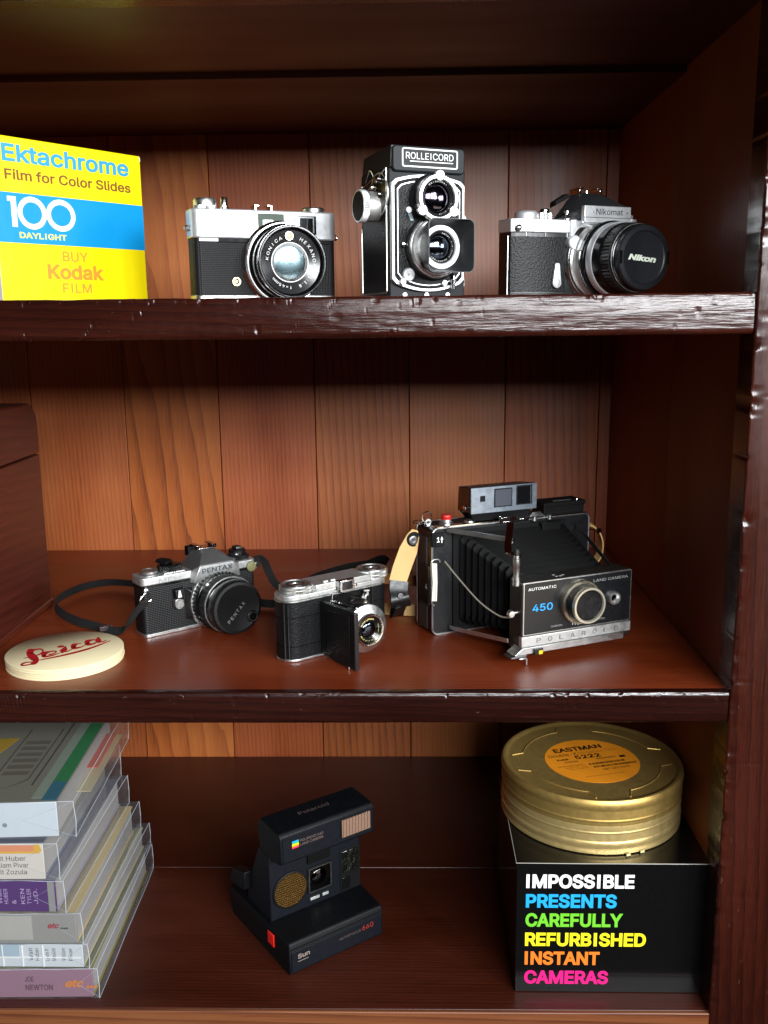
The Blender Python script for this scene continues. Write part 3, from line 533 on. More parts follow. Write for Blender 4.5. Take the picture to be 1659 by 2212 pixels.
# folding hood and name plate
MB().hull([(x, y, z) for x, y, z in ((1, 0, TLH), (72, 0, TLH), (1, 58, TLH), (72, 58, TLH), (2, 0, 124.5), (71, 0, 124.5), (2, 56, 121), (71, 56, 121))]).build('hood', pbr('black_hood_paint', '141416', .4, bump=('noise', 900, .2, .1)), t, .8)
np_ = MB().prism(rrect(2.5, 70.5, 103.2, 123.8, 3.5, 6), 'y', -3.2, 1).build('hood_front', pbr('grey_black_hood_front', '1E2124', .5, spec=.25, bump=('noise', 1400, .3, .1)), t, 1.2, 3)
def frame(x0, x1, z0, z1, r, wd, y0, y1):
    o, i_ = rrect(x0, x1, z0, z1, r, 6), rrect(x0+wd, x1-wd, z0+wd, z1-wd, max(.3, r-wd), 6)
    n = len(o); b = MB()
    vs = [A3('y', y, *p) for y in (y0, y1) for p in o] + [A3('y', y, *p) for y in (y0, y1) for p in i_]
    fs = []
    for q in range(n):
        q2 = (q+1) % n; fs += [(q, q2, n+q2, n+q), (2*n+q, 3*n+q, 3*n+q2, 2*n+q2), (q, 2*n+q, 2*n+q2, q2), (n+q, n+q2, 3*n+q2, 3*n+q)]
    return b.add(vs, fs)
frame(10.6, 63.4, 106.8, 122, 2, 1.1, -3.7, -3).build('name_frame', WHITEI, np_)
flat_text(np_, 'ROLLEICORD', (14.4, -3.2, 113.4), 5.2, 45, WHITEI); MB().box(18, 59, -3.45, -3.2, 111.2, 111.9).build('underline', WHITEI, np_)
for x in (12.6, 61): MB().cyl((x, -3.2, 109.2), 'y', .6, -.5, 0, 10).build('rivet', DARKM, np_)
# front panel: chromed border, dark groove, inner line, leather
def arch(i, top=101.6, bot=5.4, x0=.6, x1=70):
    P = []; n = 18; xa, xb = x0+i, x1-i; zt, zb = top-i, bot+i; sh = 5.5
    for q in range(n+1):
        u = q/n; x = xb+(xa-xb)*u; e = 1-(2*u-1)**2; P.append((x, zt - sh*(1-e) - (2.2 if q in (0, n) else 0)))
    for q in range(n+1):
        u = q/n; x = xa+(xb-xa)*u; e = 1-(2*u-1)**2; P.append((x, zb + (sh+2.5)*(1-e) + (2.2 if q in (0, n) else 0)))
    return P
fp = MB().prism(arch(0), 'y', -4, .4).build('front_panel', WMETAL, t, .5)
MB().prism(arch(2.3), 'y', -4.25, -3).build('panel_groove', BLACKM, fp)
MB().prism(arch(4.8), 'y', -4.6, -3).build('panel_line', WMETAL, fp)
MB().prism(arch(5.6), 'y', -5.0, -3).build('panel_leather', LEATHER2, fp, .3)
uc, lo = (36.6, 0, 81.2), (39.2, 0, 41.6)
MB().lathe(uc, 'y', [(20.5, -4), (20.5, -7), (18.6, -9), (18.2, -15), (0, -15)], 56).build('finder_lens_base', BLACKP, t)
MB().lathe(lo, 'y', [(27, -4), (27, -8), (25.5, -9.2), (0, -9.2)], 64).build('shutter_base', BLACKP, t)
MB().hull([(uc[0]-12, -4, uc[2]-14), (uc[0]+12, -4, uc[2]-14), (lo[0]-16, -4, lo[2]+16), (lo[0]+16, -4, lo[2]+16), (uc[0]-12, -8, uc[2]-14), (uc[0]+12, -8, uc[2]-14), (lo[0]-16, -8, lo[2]+16), (lo[0]+16, -8, lo[2]+16)]).build('lens_bridge', BLACKP, t, .6)
fl = MB().tubelathe(uc, 'y', [(14.4, -14), (18.5, -14), (18.9, -15), (18.9, -19.4), (18.2, -20.2), (15.8, -20.2), (14.9, -19.2)], 56).build('finder_lens', SILVER, t)
for a in (85, 215, 325):
    MB().prism(circ(0, 0, 4, 14), 'y', -19.6, -16).build('bayonet_lug', WMETAL, fl).location = Vector((uc[0]+18*math.cos(R(a)), 0, uc[2]+18*math.sin(R(a))))*S
MB().tubelathe(uc, 'y', [(14.5, -19), (12.4, -17.2), (11.9, -14), (14.5, -14)], 48).build('name_ring', BLACKP, fl)
ring_text(fl, 'Heidosmat', (uc[0], -18.9, uc[2]), 12.5, 128, 9.2, 1.5, WHITEI, tilt=-.6); ring_text(fl, '1:3.2/75', (uc[0], -18.9, uc[2]), 12.5, -20, 9, 1.5, WHITEI, tilt=-.6)
MB().lathe((uc[0], -14.6, uc[2]), 'y', [(12.3, 0)] + dome(None, 12.3, 3.4), 48).build('glass', COATP, fl)
sh = MB().lathe(lo, 'y', [(24, -9), (24, -12.2), (23, -13.2), (0, -13.2)], 64).build('shutter_ring', SILVER2, t)
MB().tubelathe(lo, 'y', [(24.6, -9), (24.6, -11), (23.8, -11), (23.8, -9)], 64).build('rim', BRIGHT, sh)
ring_text(sh, 'ROLLEI-WERKE', (lo[0], -13.4, lo[2]), 21.4, 222, -8.6, 3.1, BLACKI, inward=True); ring_text(sh, 'SYNCHRO', (lo[0], -13.4, lo[2]), 21.2, 196, -6, 2.0, DARKM, inward=True)
tl = MB().tubelathe(lo, 'y', [(13.2, -13), (18.4, -13), (18.4, -18.6), (17.6, -19.6), (14.4, -19.6), (13.4, -18.6)], 56).build('taking_lens', WMETAL, t)
MB().tubelathe(lo, 'y', [(13.4, -18.4), (10.8, -16.5), (10.4, -13), (13.4, -13)], 48).build('name_ring', BLACKP, tl)
ring_text(tl, 'Xenar 1:3.5/75 Schneider', (lo[0], -18.1, lo[2]), 11.0, 80, 9.4, 1.6, WHITEI, tilt=-.6)
MB().lathe((lo[0], -14.2, lo[2]), 'y', [(10.7, 0)] + dome(None, 10.7, 3.2), 48).build('glass', COATB, tl)
# square lens hood: round collar opening to a rounded square
def sq(y, h, r, n=24):
    P = rrect(lo[0]-h, lo[0]+h, lo[2]-h, lo[2]+h, r, n//4); return [(x, y, z) for x, z in P]
def rd(y, r, n=24):
    P = rrect(-1, 1, -1, 1, .99, n//4); return [(lo[0]+r*x/math.hypot(x, z), y, lo[2]+r*z/math.hypot(x, z)) for x, z in P]
MB().loft([rd(-17, 19.0), rd(-19, 19.4), sq(-24.5, 20.2, 9), sq(-38, 21.6, 5.5), sq(-38, 20.9, 5), sq(-25, 19.4, 8.6), rd(-20.6, 18.5), rd(-17, 18.5)], cap=False).build('lens_hood', pbr('black_hood_metal', '1B1C1E', .42, bump=('noise', 900, .15, .1)), t)
for x, z, r in ((15.4, 72, 2.9), (60.6, 71.6, 2.9), (9.6, 13.4, 3.0), (49.4, 12.6, 2.8)):
    MB().lathe((x, -4, z), 'y', [(r, 0), (r, -2.4), (r*.8, -3.2), (0, -3.3)], 24).build('button', WMETAL, t)
MB().hull([(14, -5.3, 71), (17.5, -5.3, 71), (17, -5.3, 63), (20.5, -5.3, 63.5), (14, -6, 71), (17.5, -6, 71), (17, -6, 63), (20.5, -6, 63.5)]).build('lever_plate', pbr('blue_grey_plate', '7D8A90', .45, .6), t, .3)
MB().tube([(19, -7, 43.6), (13.5, -8, 43.4), (10, -8.5, 44)], 1.3, 10).lathe((10.2, -8.5, 44), 'y', [(0, 1.8), (2.2, 1.2), (2.2, -1.2), (0, -1.8)], 16).build('cocking_lever', BRIGHT, t)
MB().lathe((15, -4, 19.4), 'y', [(5.6, 0), (5.6, -2.6), (4.8, -3.4), (2.6, -3.4), (2.4, -2.6), (1.0, -2.6), (0, -3.6)], 36).build('flash_socket', WMETAL, t)
MB().hull([(9, -4.5, 14), (11.5, -4.5, 12.5), (12, -4.5, 20), (15, -4.5, 19), (9, -5.4, 14), (11.5, -5.4, 12.5), (12, -5.4, 20), (15, -5.4, 19)]).build('socket_arm', SILVER2, t)
MB().lathe((57.6, -7.5, 7), 'z', [(0, 0), (1.7, .3), (1.7, 5), (2.6, 5.4), (2.6, 7.6), (1.3, 8), (1.3, 13), (.8, 14), (0, 17)], 16).build('release_post', BRIGHT, t)
for x in (14, 35, 55.6): MB().lathe((x, .6, 2.6), 'y', [(2, 0), (2, -1.6), (0, -1.8)], 18).build('hinge_stud', SILVER, t)
# side: winding knob, round plate, catches
MB().cyl((0, 24, 77), 'x', 12.4, -12.5, -.4, 40).build('knob_stem', SILVER2, t)
kn = MB().knurl((0, 24, 77), 'x', 13.6, -17.6, -12.5, 56, .5).build('winding_knob', WMETAL, t)
MB().lathe((0, 24, 77), 'x', [(12.2, -17.4), (12, -18), (0, -18.1)], 40).build('knob_face', BLACKM, kn); MB().ring((0, 24, 77), 'x', 13.2, 12.2, -18, -17.4, 48).build('rim', WMETAL, kn)
MB().ring((0, 17.8, 86), 'x', 18.2, 17, -1.6, -.4, 56).build('plate_rim', SILVER, t)
MB().lathe((0, 17.8, 86), 'x', [(17, -.4), (17, -1.0), (9, -2.4), (0, -2.4)], 48).build('round_plate', pbr('gunmetal_plate', '55534E', .25, 1, rvar=.05), t)
for y, z, r in ((15.8, 86, 4.4), (15.5, 98.4, 3.2), (26, 93, 2.2)): MB().lathe((0, y, z), 'x', [(r, -2), (r, -4.6), (r*.8, -5.4), (0, -5.6)], 20).build('side_screw', BRIGHT, t)
MB().tube(cat([(-1, 27, 97), (-3, 25, 103), (-4, 29, 107.5), (-3, 34, 105), (-1.5, 44, 99)]), .8, 8).tube([(-1.5, 28, 95), (-2, 46, 90)], .6, 6).tube([(-1.5, 30, 100), (-2, 48, 95)], .6, 6).build('strap_catch', BRIGHT, t)
MB().lathe((-1, 49, 96), 'x', [(0, -3), (2, -2.4), (2, 0)], 16).build('side_stud', BRIGHT, t)
MB().knurl((TLW, 15, 64), 'x', 8.6, 0, 5.5, 36, .5).build('focus_wheel', SILVER2, t); MB().knurl((TLW, 12, 14), 'x', 6, 0, 3.5, 30, .4).build('spool_knob', SILVER2, t)

# ------------------------------------------------------------------ single-lens reflex, upper shelf right
n = root('reflex_camera', (107.7, 130.2, 0), .45, 'silver single-lens reflex camera with capped black lens at the right end of the upper shelf', 'camera')
nf = [(0, 6), (11.5, 0), (130, 0), (142, 7), (142, 27), (0, 27)]
nl = [(.6, 6.4), (11.8, .6), (129.6, .6), (141.4, 7.3), (141.4, 26.4), (.6, 26.4)]
MB().prism(nl, 'z', 0, 57).build('body', BLACKP, n, .5)
MB().prism([(-.1, 5.7), (11.6, -.2), (55.5, -.2), (55.5, 2), (12, 2), (2, 7), (2, 13), (-.1, 13)], 'z', 5.4, 53.2).build('leather_covering', LEATHER2, n, .4)
MB().prism(nf, 'z', 57, 68.9).build('top_plate', WMETAL, n, 1.0, 3)
MB().prism(nf, 'z', 0, 3.6).build('base_plate', BLACKP, n, .6)
for x in (12.2, 32.6, 56): MB().box(x, x+.9, -.35, .6, 53.4, 57).build('hinge_line', SILVER, n)
MB().tube([(-.3, 9.5, 3), (-.3, 9.5, 54)], .6, 8).build('back_hinge', SILVER, n)
MB().ring((5.4, 2, 60.6), 'y', 3.0, 1.7, -2, 0, 24).lathe((5.4, 1.4, 60.6), 'y', [(1.7, -.4), (1.5, -2.5), (0, -3)], 16).build('strap_lug', BRIGHT, n)
# silver apron round the lens mount
ac = (95.5, 0, 32.8)
MB().lathe(ac, 'y', [(41.5, .2), (41.5, -3.4), (40.4, -4.6), (36, -5), (0, -5)], 72).build('lens_mount', BRIGHT, n)
MB().prism([(58, 69), (57.5, 52), (63, 44), (128, 44), (133, 52), (132, 69)], 'y', -4, 1).build('apron', WMETAL, n, 1.2, 3)
MB().lathe((61.5, 0, 48.6), 'y', [(6.6, 0), (6.6, -5), (5.8, -5.8), (0, -5.8)], 28).cyl((62.2, 0, 48.6), 'y', 1.0, -6.1, -5, 12).build('flash_socket', WMETAL, n)
MB().hull([(64.5, -13, 64.8), (117, -13, 64.8), (64.5, 2, 60), (117, 2, 60), (63, -12, 67), (118, -12, 67), (63, 2, 69), (118, 2, 69)]).build('prism_base', WMETAL, n, .8)
pl = MB().box(64.6, 116.2, -14.4, -9, 65.4, 80.2).build('name_plate', WMETAL, n, .7, 3)
MB().box(64.4, 116.4, -14.6, -13.9, 69.8, 70.2).build('plate_seam', DARKM, pl)
flat_text(pl, 'Nikomat', (77.2, -14.4, 72.6), 5.0, 29.5, BLACKI)
for x in (73.6, 111.4): MB().lathe((x, -14.4, 74.8), 'y', [(1.0, .2), (.9, -.4), (0, -.5)], 12).build('rivet', SILVER, pl)
MB().hull([(65.5, -10, 68), (115.5, -10, 68), (66, -11, 80), (115, -11, 80), (82, 11, 94), (101, 11, 94), (56, 26, 68.5), (124, 26, 68.5), (77, 24, 94), (106, 24, 94), (75, 30, 84), (108, 30, 84)]).build('prism_housing', pbr('dark_prism_paint', '2A2B2D', .38, rvar=.08), n, 1.0, 3)
MB().tube([(57, 18, 70), (64, 6, 74), (76, 14, 88), (79, 18, 92)], .7, 6).build('prism_seam', BRIGHT, n)
MB().box(79, 81, 14, 30, 93.5, 99).box(79, 84, 14, 30, 98, 99.2).box(102, 104, 14, 30, 93.5, 99).box(99.5, 104, 14, 30, 98, 99.2).box(79, 104, 14, 30, 93.4, 94.4).lathe((91, 20, 94), 'z', [(1.4, 0), (1.4, 3.6), (0, 3.8)], 12).build('accessory_shoe', BRIGHT, n, .2)
MB().hull([(60, 24, 84), (76, 24, 92), (76, 34, 92), (60, 34, 82), (60, 24, 88), (74, 24, 95), (74, 34, 95), (60, 34, 87)]).build('eyepiece', BLACKM, n, .6)
MB().lathe((21, 13.5, 68.9), 'z', [(10.6, 0), (10.6, 4.6), (9.8, 6.2), (8.6, 7.2), (0, 7.6)], 44).build('wind_lever_hub', WMETAL, n)
MB().knurl((40.5, 13.5, 68.9), 'z', 7.2, 0, 5.8, 32, .5).lathe((40.5, 13.5, 74.7), 'z', [(4.6, 0), (4.4, 3.2), (3.6, 4), (0, 4.1)], 28).build('shutter_dial', BRIGHT, n)
MB().lathe((62, 9, 68.9), 'z', [(4.2, 0), (4.2, 1.4), (1.7, 1.8), (1.7, 6), (2.8, 6.6), (2.8, 8.2), (0, 8.6)], 20).build('mirror_button', BRIGHT, n)
MB().lathe((134, 13.5, 68.9), 'z', [(9, 0), (9, 3), (5.4, 3.6), (5.4, 7), (0, 7.6)], 28).build('rewind_knob', WMETAL, n)
MB().prism(circ(44.8, 13, 4.6, 20, 160, 380) + [(47.4, 29), (46.6, 30.6), (43, 30.6), (42.4, 29)], 'y', -3.4, -.6).build('self_timer_lever', WMETAL, n, .5)
MB().lathe((44.8, -3.4, 13), 'y', [(3.4, 0), (3.3, -.7), (0, -.9)], 24).build('lever_cap', SILVER2, n)
# lens, from the mount to the cap
lz = MB().lathe(ac, 'y', [(36, -4.5), (36, -7), (35, -8), (34.6, -12), (33.4, -12.6)], 64).build('lens_collar', SILVER, n)
MB().lathe(ac, 'y', [(34.4, -11.5), (35, -12.4), (35, -16.6), (34, -17.5), (33, -17.5)], 72).build('aperture_ring', BLACKG, n)
MB().lathe(ac, 'y', [(33.4, -17), (33, -19), (32.4, -19.5), (32.4, -20.5)], 64).build('scale_ring', BLACKG, n)
MB().lathe(ac, 'y', [(32.4, -19.8), (33.3, -20.6), (33.3, -26.4), (32.6, -27.5), (31, -27.5)], 72).build('chrome_grip', WMETAL, n)
MB().lathe(ac, 'y', [(32, -27), (31.6, -36), (30.2, -37.2), (30, -38)], 64).build('depth_scale', BLACKG, n)
MB().knurl(ac, 'y', 30.6, -49, -37.5, 60, .7).build('focus_ring', BLACKP, n)
MB().lathe(ac, 'y', [(29.2, -48.5), (28.8, -53.6), (28, -54)], 64).build('front_barrel', BLACKG, n)
MB().tubelathe(ac, 'y', [(29.0, -50.8), (29.3, -51.2), (29.3, -52), (28.8, -52)], 64).build('rim', SILVER, n)
ring_text(n, 'NIKKOR-H Auto 1:2', (ac[0]-.4, -42, ac[2]), 29.9, 196, -0.0, 0.1, WHITEI) if False else None
ring_text(n, '22.16.11.8', (ac[0], -20.4, ac[2]), 31.9, 200, -4.5, 2, WHITEI, inward=True) if False else None
cp = MB().lathe(ac, 'y', [(27.6, -52), (28, -53), (28, -59.4), (27, -60.6), (23, -60.8), (22.2, -59.8), (21.6, -59.6), (0, -59.6)], 72).build('lens_cap', pbr('black_cap_plastic', '14161A', .38, bump=('noise', 1800, .25, .08)), n)
for s_ in (0, 180):
    MB().prism([(ac[0]+(24.8+d)*math.cos(R(s_+a)), ac[2]+(24.8+d)*math.sin(R(s_+a))) for d, a in ((0, -12), (0, 12), (2.6, 12), (2.6, -12))], 'y', -61.1, -60).build('cap_clip', BLACKG, cp)
flat_text(cp, 'Nikon', (78.4, -59.6, 31.0), 5.0, 30.5, pbr('pale_cap_print', 'C9D2C2', .5), r=(1, 0, -.085), u=(.085, 0, 1), bold=.04, shear=.22)

# ------------------------------------------------------------------ yellow display box
e = root('film_display_box', (-334.8, 90, 0), .938, 'large yellow film box with blue band at the left of the upper shelf', 'box')
MB().box(0, 156, 0, 40, 0, 138).build('carton', YELLOW, e, 1.1, 3)
MB().tube([(154.6, .3, 137.6), (155.6, .4, 136.2), (155.8, .5, 133)], .5, 6).build('worn_corner', CARDW, e)
MB().box(-.25, 0, .6, 39.4, .6, 137.4).build('side_panel', CARDW, e)
MB().box(.3, 155.7, -.12, 0, 50.6, 92.2).build('blue_band', PBLUE, e)
y = -.14
flat_text(e, 'Ektachrome', (9.8, y, 117.6), 14.4, 131.5, pbr('light_blue_print', '2F94BE', .5), bold=.024)
flat_text(e, 'Film for Color Slides', (11, y, 102.9), 8.5, 131.3, PBROWN, bold=.02)
b = MB().prism([(11.4, 89), (19.6, 89), (19.6, 63.8), (14.6, 63.8), (14.6, 85), (11.4, 85)], 'y', y-.12, y); b.build('lettering', WHITEI, e)
for cx, rr in ((34.6, 14.2), (63.4, 15.0)):
    o_, i_ = [(cx+rr*math.cos(R(a)), 76.4+13.7*math.sin(R(a))) for a in range(0, 360, 6)], [(cx+(rr-4.6)*math.cos(R(a)), 76.4+9.2*math.sin(R(a))) for a in range(0, 360, 6)]
    nn = len(o_); MB().add([(x, y-.12-(.03 if cx > 50 else 0), z) for x, z in o_ + i_], [(q, (q+1) % nn, nn+(q+1) % nn, nn+q) for q in range(nn)]).build('lettering', WHITEI, e)
flat_text(e, 'DAYLIGHT', (20.6, y, 54.8), 5.0, 47, pbr('pale_yellow_print', 'E6E24A', .5), bold=.02)
flat_text(e, 'BUY', (62, y, 36.7), 8.8, 27, PORANGE, bold=.012); flat_text(e, 'Kodak', (45.4, y, 20.8), 13.0, 60, PORANGE, bold=.03); flat_text(e, 'FILM', (59.8, y, 9.0), 8.4, 31, PORANGE, bold=.012)
# ------------------------------------------------------------------ folding pack-film camera, middle shelf
f = root('folding_instant_camera', (35.5, 144.3, -H2), .422, 'large black folding instant camera with open bellows and rangefinder on top', 'camera')
BODY4 = pbr('black_ribbed_body', '0F1012', .42, bump=('z', 700, .12, .08), rvar=.06)
MB().prism(rrect(0, 180, 0, 106.8, 6), 'y', 0, 34).build('body', BODY4, f, .8)
MB().tube([(x, -.2, z) for x, z in rrect(.6, 179.4, .6, 106.2, 6, 6)], .95, 8, closed=True).build('body_trim', SILVER, f)
MB().tube([(x, 33.5, z) for x, z in rrect(.2, 179.8, .2, 106.6, 6, 6)], .7, 8, closed=True).build('back_trim', SILVER, f)
sp = MB().box(-.9, 0, 9, 27, 4, 97).build('side_plate', pbr('grey_side_plate', '4A474A', .4, .5), f, .3)
for z in (91, 8): flat_text(sp, '>', (-.9, 22, z), 2.2, 4, BLACKI, r=(0, -1, 0), u=(0, 0, 1))
tb = MB().box(-2.6, 0, 2, 20, 30, 70).build('tab_guard', BLACKP, f, .8)
flat_text(tb, '4', (-2.6, 9, 45.5), 5.6, None, WHITEI, r=(0, -1, 0), u=(0, 0, 1))
pt = MB().prism([(-1.5, 36), (4, 35.2), (4.6, 54), (4, 73), (-1.5, 73.6), (-.4, 54)], 'y', -3.4, -1.0).build('film_tab', pbr('ivory_paper', 'E9E5D4', .6), f, .2)
MB().box(2.4, 2.8, -3.6, -3.3, 36, 73).build('tab_fold', GREYI, pt)
MB().tube([(x, -1.6, z) for x, z in rrect(-1, 8, 31, 76.5, 3, 5)][:18], .8, 8).build('tab_wire', SILVER, f)
sw = MB().box(-1.5, 11.4, -4.2, 0, 89.4, 103).build('selector_switch', BLACKM, f, .4)
for i in range(5): MB().box(-1.1+i*.9, -.7+i*.9, -4.6, -4.1, 90, 102.6).build('rib', BLACKM, sw)
flat_text(sw, '1', (3.4, -4.2, 94), 5, None, WHITEI, bold=.015)
MB().prism([(8.2, 93.2), (9.2, 93.2), (9.2, 96.4), (10.2, 96.4), (8.7, 99.6), (7.2, 96.4), (8.2, 96.4)], 'y', -4.4, -4.1).build('arrow_mark', WHITEI, sw)
# top fittings
MB().prism(rrect(3, 176, -.6, 7, 1.5), 'z', 106.6, 108.2).build('top_rail', BRIGHT, f, .3)
MB().lathe((23, 15, 106.8), 'z', [(7.4, 0), (7.2, 1.4), (5.6, 2.2), (5.4, 4.6), (0, 4.6)], 32).build('button_collar', SILVER, f)
MB().knurl((23, 15, 110), 'z', 4.9, 0, 6.0, 22, .45).build('shutter_button', pbr('red_plastic', 'C01612', .28, spec=.6), f, .3)
MB().lathe((45, 8, 106.8), 'z', [(6, 0), (5, 2.6), (2, 4), (0, 4.2)], 20).build('cocking_knob', SILVER, f)
rf = MB().hull([(40, -1, 118), (115, -1, 118), (40.5, -1, 143.5), (114.5, -1, 143.5), (43, 30, 116), (113, 30, 116), (44, 30, 140), (112, 30, 140)]).build('rangefinder_housing', BLACKP, f, 1.0, 3)
fr_ = MB().prism(rrect(40.9, 115, 117.4, 143.2, 1.2), 'y', -2.6, -.8).build('rangefinder_face', pbr('blue_grey_satin_face', 'A9B6C4', .34, .85, rvar=.05), rf, .5)
MB().box(50.8, 56.3, -2.9, -2.5, 129.2, 134.9).build('pane', BLACKM, fr_)
MB().box(66.2, 86.6, -3.0, -2.5, 122.2, 140.9).build('pane_frame', BLACKP, fr_, .2); MB().box(67.4, 85.4, -3.3, -2.9, 123.4, 139.6).build('pane', pbr('smoky_window', '4A4E56', .2, spec=.6), fr_)
MB().box(91.2, 109.3, -3.0, -2.5, 122.7, 142.2).build('pane_frame', BLACKP, fr_, .2); MB().box(92.4, 108.1, -3.3, -2.9, 124, 141).build('pane', WINGL, fr_); MB().box(93.4, 98.4, -3.6, -3.3, 136.2, 137.6).build('pane_tab', BRIGHT, fr_)
MB().box(106.8, 107.6, -3.6, -3.2, 124, 141).build('pane_tab', GREYM, fr_)
MB().lathe((40, 9, 122), 'x', [(2.4, .4), (2.2, -.8), (0, -1)], 16).build('hinge_pin', BRIGHT, rf)
MB().hull([(42, 2, 118), (112, 2, 118), (48, 4, 109), (108, 4, 109), (42, 24, 117), (112, 24, 117), (48, 22, 109), (108, 22, 109)]).build('rangefinder_foot', BLACKM, f)
MB().box(70, 104, -7, 4, 106.9, 108.2).box(70, 73, -7.2, -4, 106.9, 114).box(73, 90, -6.6, -5.4, 108, 112.6).box(94, 118, -5, 6, 108, 109.2).build('slide_bracket', BRIGHT, f, .3)
MB().hull([(108, -2, 108.4), (126, -2, 108.4), (112, 0, 113), (122, 2, 113), (108, 8, 108.4), (126, 8, 108.4)]).lathe((112, -3, 105), 'z', [(2.6, 0), (2.6, 4.4), (0, 4.6)], 16).lathe((130, -3, 105), 'z', [(2.6, 0), (2.6, 4.4), (0, 4.6)], 16).build('slide_catch', SILVER, f, .2)
tm = MB().box(128, 176, 4, 27, 108, 116.5).box(126.8, 177, 2.6, 28, 116, 120).build('timer_box', BLACKM, f, .6)
MB().box(141, 163, 8, 11, 120, 120.8).build('timer_slot', GREYM, tm); MB().lathe((170, 9, 120), 'z', [(1.4, 0), (1.2, .9), (0, 1)], 12).build('stud', BRIGHT, tm)
MB().box(118, 140, -9, -.5, 92, 103).build('light_baffle', BLACKM, f, .6)
MB().box(152, 153, -.8, 0, 28, 96).build('panel_step', BLACKM, f)
# bellows: pleated loft from the body to the lens standard
rings = []; npl = 10
A_, B_ = (27, 150, 9, 101), (50, 143, 20, 73)
for i in range(npl*2+1):
    u = i/(npl*2); x0, x1, z0, z1 = [A_[q]+(B_[q]-A_[q])*u for q in range(4)]; yy = -1 - 84*u
    p = 0 if i % 2 else 6; c_ = 5 if i % 2 else 10
    x0 += p; x1 -= p; z0 += p; z1 -= p
    rings.append([(x0+c_, yy, z0), (x1-c_, yy, z0), (x1, yy, z0+c_), (x1, yy, z1-c_), (x1-c_, yy, z1), (x0+c_, yy, z1), (x0, yy, z1-c_), (x0, yy, z0+c_)])
MB().loft(rings, cap=False).build('bellows', pbr('black_bellows_cloth', '060606', .6, spec=.12, bump=('noise', 1200, .3, .12)), f, ang=20)
MB().prism([(22, 6), (150, 6), (150, 103), (22, 103)], 'y', -2.6, -.4).build('bellows_frame', BLACKM, f, .4)
# struts and links
def bar(name, p, q, w, th, wd, mat=BRIGHT): return MB().ribbon([p, q], w, th, wd).build(name, mat, f, .15)
bar('strut', (14, -4, 105.5), (52, -60, 103.6), 4.6, 1.0, (0, 0, 1), SILVER)
MB().ribbon(cat([(57, -50, 117), (50, -60, 108), (44, -68, 101), (40, -76, 96.5)]), 6.5, 1.0, (.6, -.5, .2)).build('strut', BRIGHT, f)
MB().lathe((51.6, -62, 103.6), 'y', [(2.4, 1), (2.4, -1.6), (0, -2)], 16).build('rivet', BRIGHT, f)
bar('strut', (40, -76, 96.5), (42, -92, 96), 5, 1.0, (1, 0, .3))
bar('strut', (18, -3, 6.5), (34, -88, 17.5), 4, 1.0, (0, 0, 1), SILVER); bar('strut', (18, -3, 4.5), (44, -88, 14), 3, 1.0, (1, 0, 0), DARKM)
bar('strut', (162, -4, 96), (150, -84, 70), 4, 1.0, (0, 0, 1), GREYM); bar('strut', (160, -3, 6), (150, -86, 16), 4, 1.0, (0, 0, 1), GREYM)
MB().tube(cat([(11, -6, 75), (15, -30, 62), (20, -60, 48), (26, -84, 41.5), (31, -95, 42)]), .75, 8).build('shutter_cable', pbr('pale_wire', 'C9C4B4', .4, .6), f)
# lens standard
st = MB().box(38, 155.4, -103.6, -82, 10, 75.2).build('lens_standard', pbr('dark_metal_standard', '47443F', .38, .8, rvar=.08), f, 1.6, 3)
MB().prism(rrect(39, 155.2, 26, 75, 1.5), 'y', -104.6, -103).build('face_rim', SILVER, st, .3)
fa = MB().prism(rrect(40.2, 154, 27, 74, 1.0), 'y', -105, -104).build('face_plate', pbr('black_face_plate', '121316', .34, spec=.5, rvar=.05), st, .2)
Y = -105.0
flat_text(fa, 'AUTOMATIC', (43.6, Y, 67.4), 2.5, 29, WHITEI); flat_text(fa, 'LAND CAMERA', (112.4, Y, 67.6), 2.5, 38, GREYI)
flat_text(fa, '450', (48.2, Y, 47.6), 6.6, 21.2, pbr('sky_blue_print', '2398DE', .45), bold=.01); flat_text(fa, 'DARKEN', (68.2, Y, 30.6), 1.7, 11.6, GREYI); flat_text(fa, 'LIGHTEN', (114.4, Y, 30.8), 1.7, 11.6, GREYI)
for i in range(5):
    MB().box(-.35, .35, -.3, 0, -1.9, 1.9).build('index_mark', WHITEI, fa).location = Vector((91+i*3.0, Y, 31.2+abs(i-2)*.4))*S
ns = MB().box(37.6, 155.4, -105.4, -100, 15.8, 25.2).build('name_strip', SILVER2, st, .5)
for i, ch in enumerate('POLAROID'): flat_text(ns, ch, (53+i*12.0, -105.4, 18.4), 4.0, 4.4 if ch != 'I' else 1, pbr('dark_engraving', '4A4A48', .5))
MB().prism([(30, 9.4), (147, 9.4), (147, 15.4), (38, 15.4)], 'y', -106.6, -92).build('bed_lip', SILVER, st, .4)
yb = MB().box(49, 58.2, -109, -104, 8.2, 14).build('lock_button', BLACKP, st, .6); MB().box(53.4, 57.2, -109.4, -108.8, 8.9, 12.2).build('button_mark', pbr('yellow_plastic', 'F2C21A', .4), yb)
MB().lathe((82, -100, 9.5), 'z', [(2.6, 0), (2.4, -1.6), (0, -2)], 14).lathe((72, -106.4, 12.4), 'y', [(.9, 0), (.8, -.5), (0, -.6)], 10).build('bed_stud', SILVER, st)
MB().prism([(25, 8.6), (28, 7.4), (40, 7.4), (42, 9.4), (30, 9.4)], 'y', -108, -94).build('bed_foot', GREYM, st, .3)
MB().tube([(34, -108, 6.6), (41, -108, 6.4), (41.4, -108, 5.8), (41.4, -108, .6)], .8, 8).build('kickstand', SILVER, st)
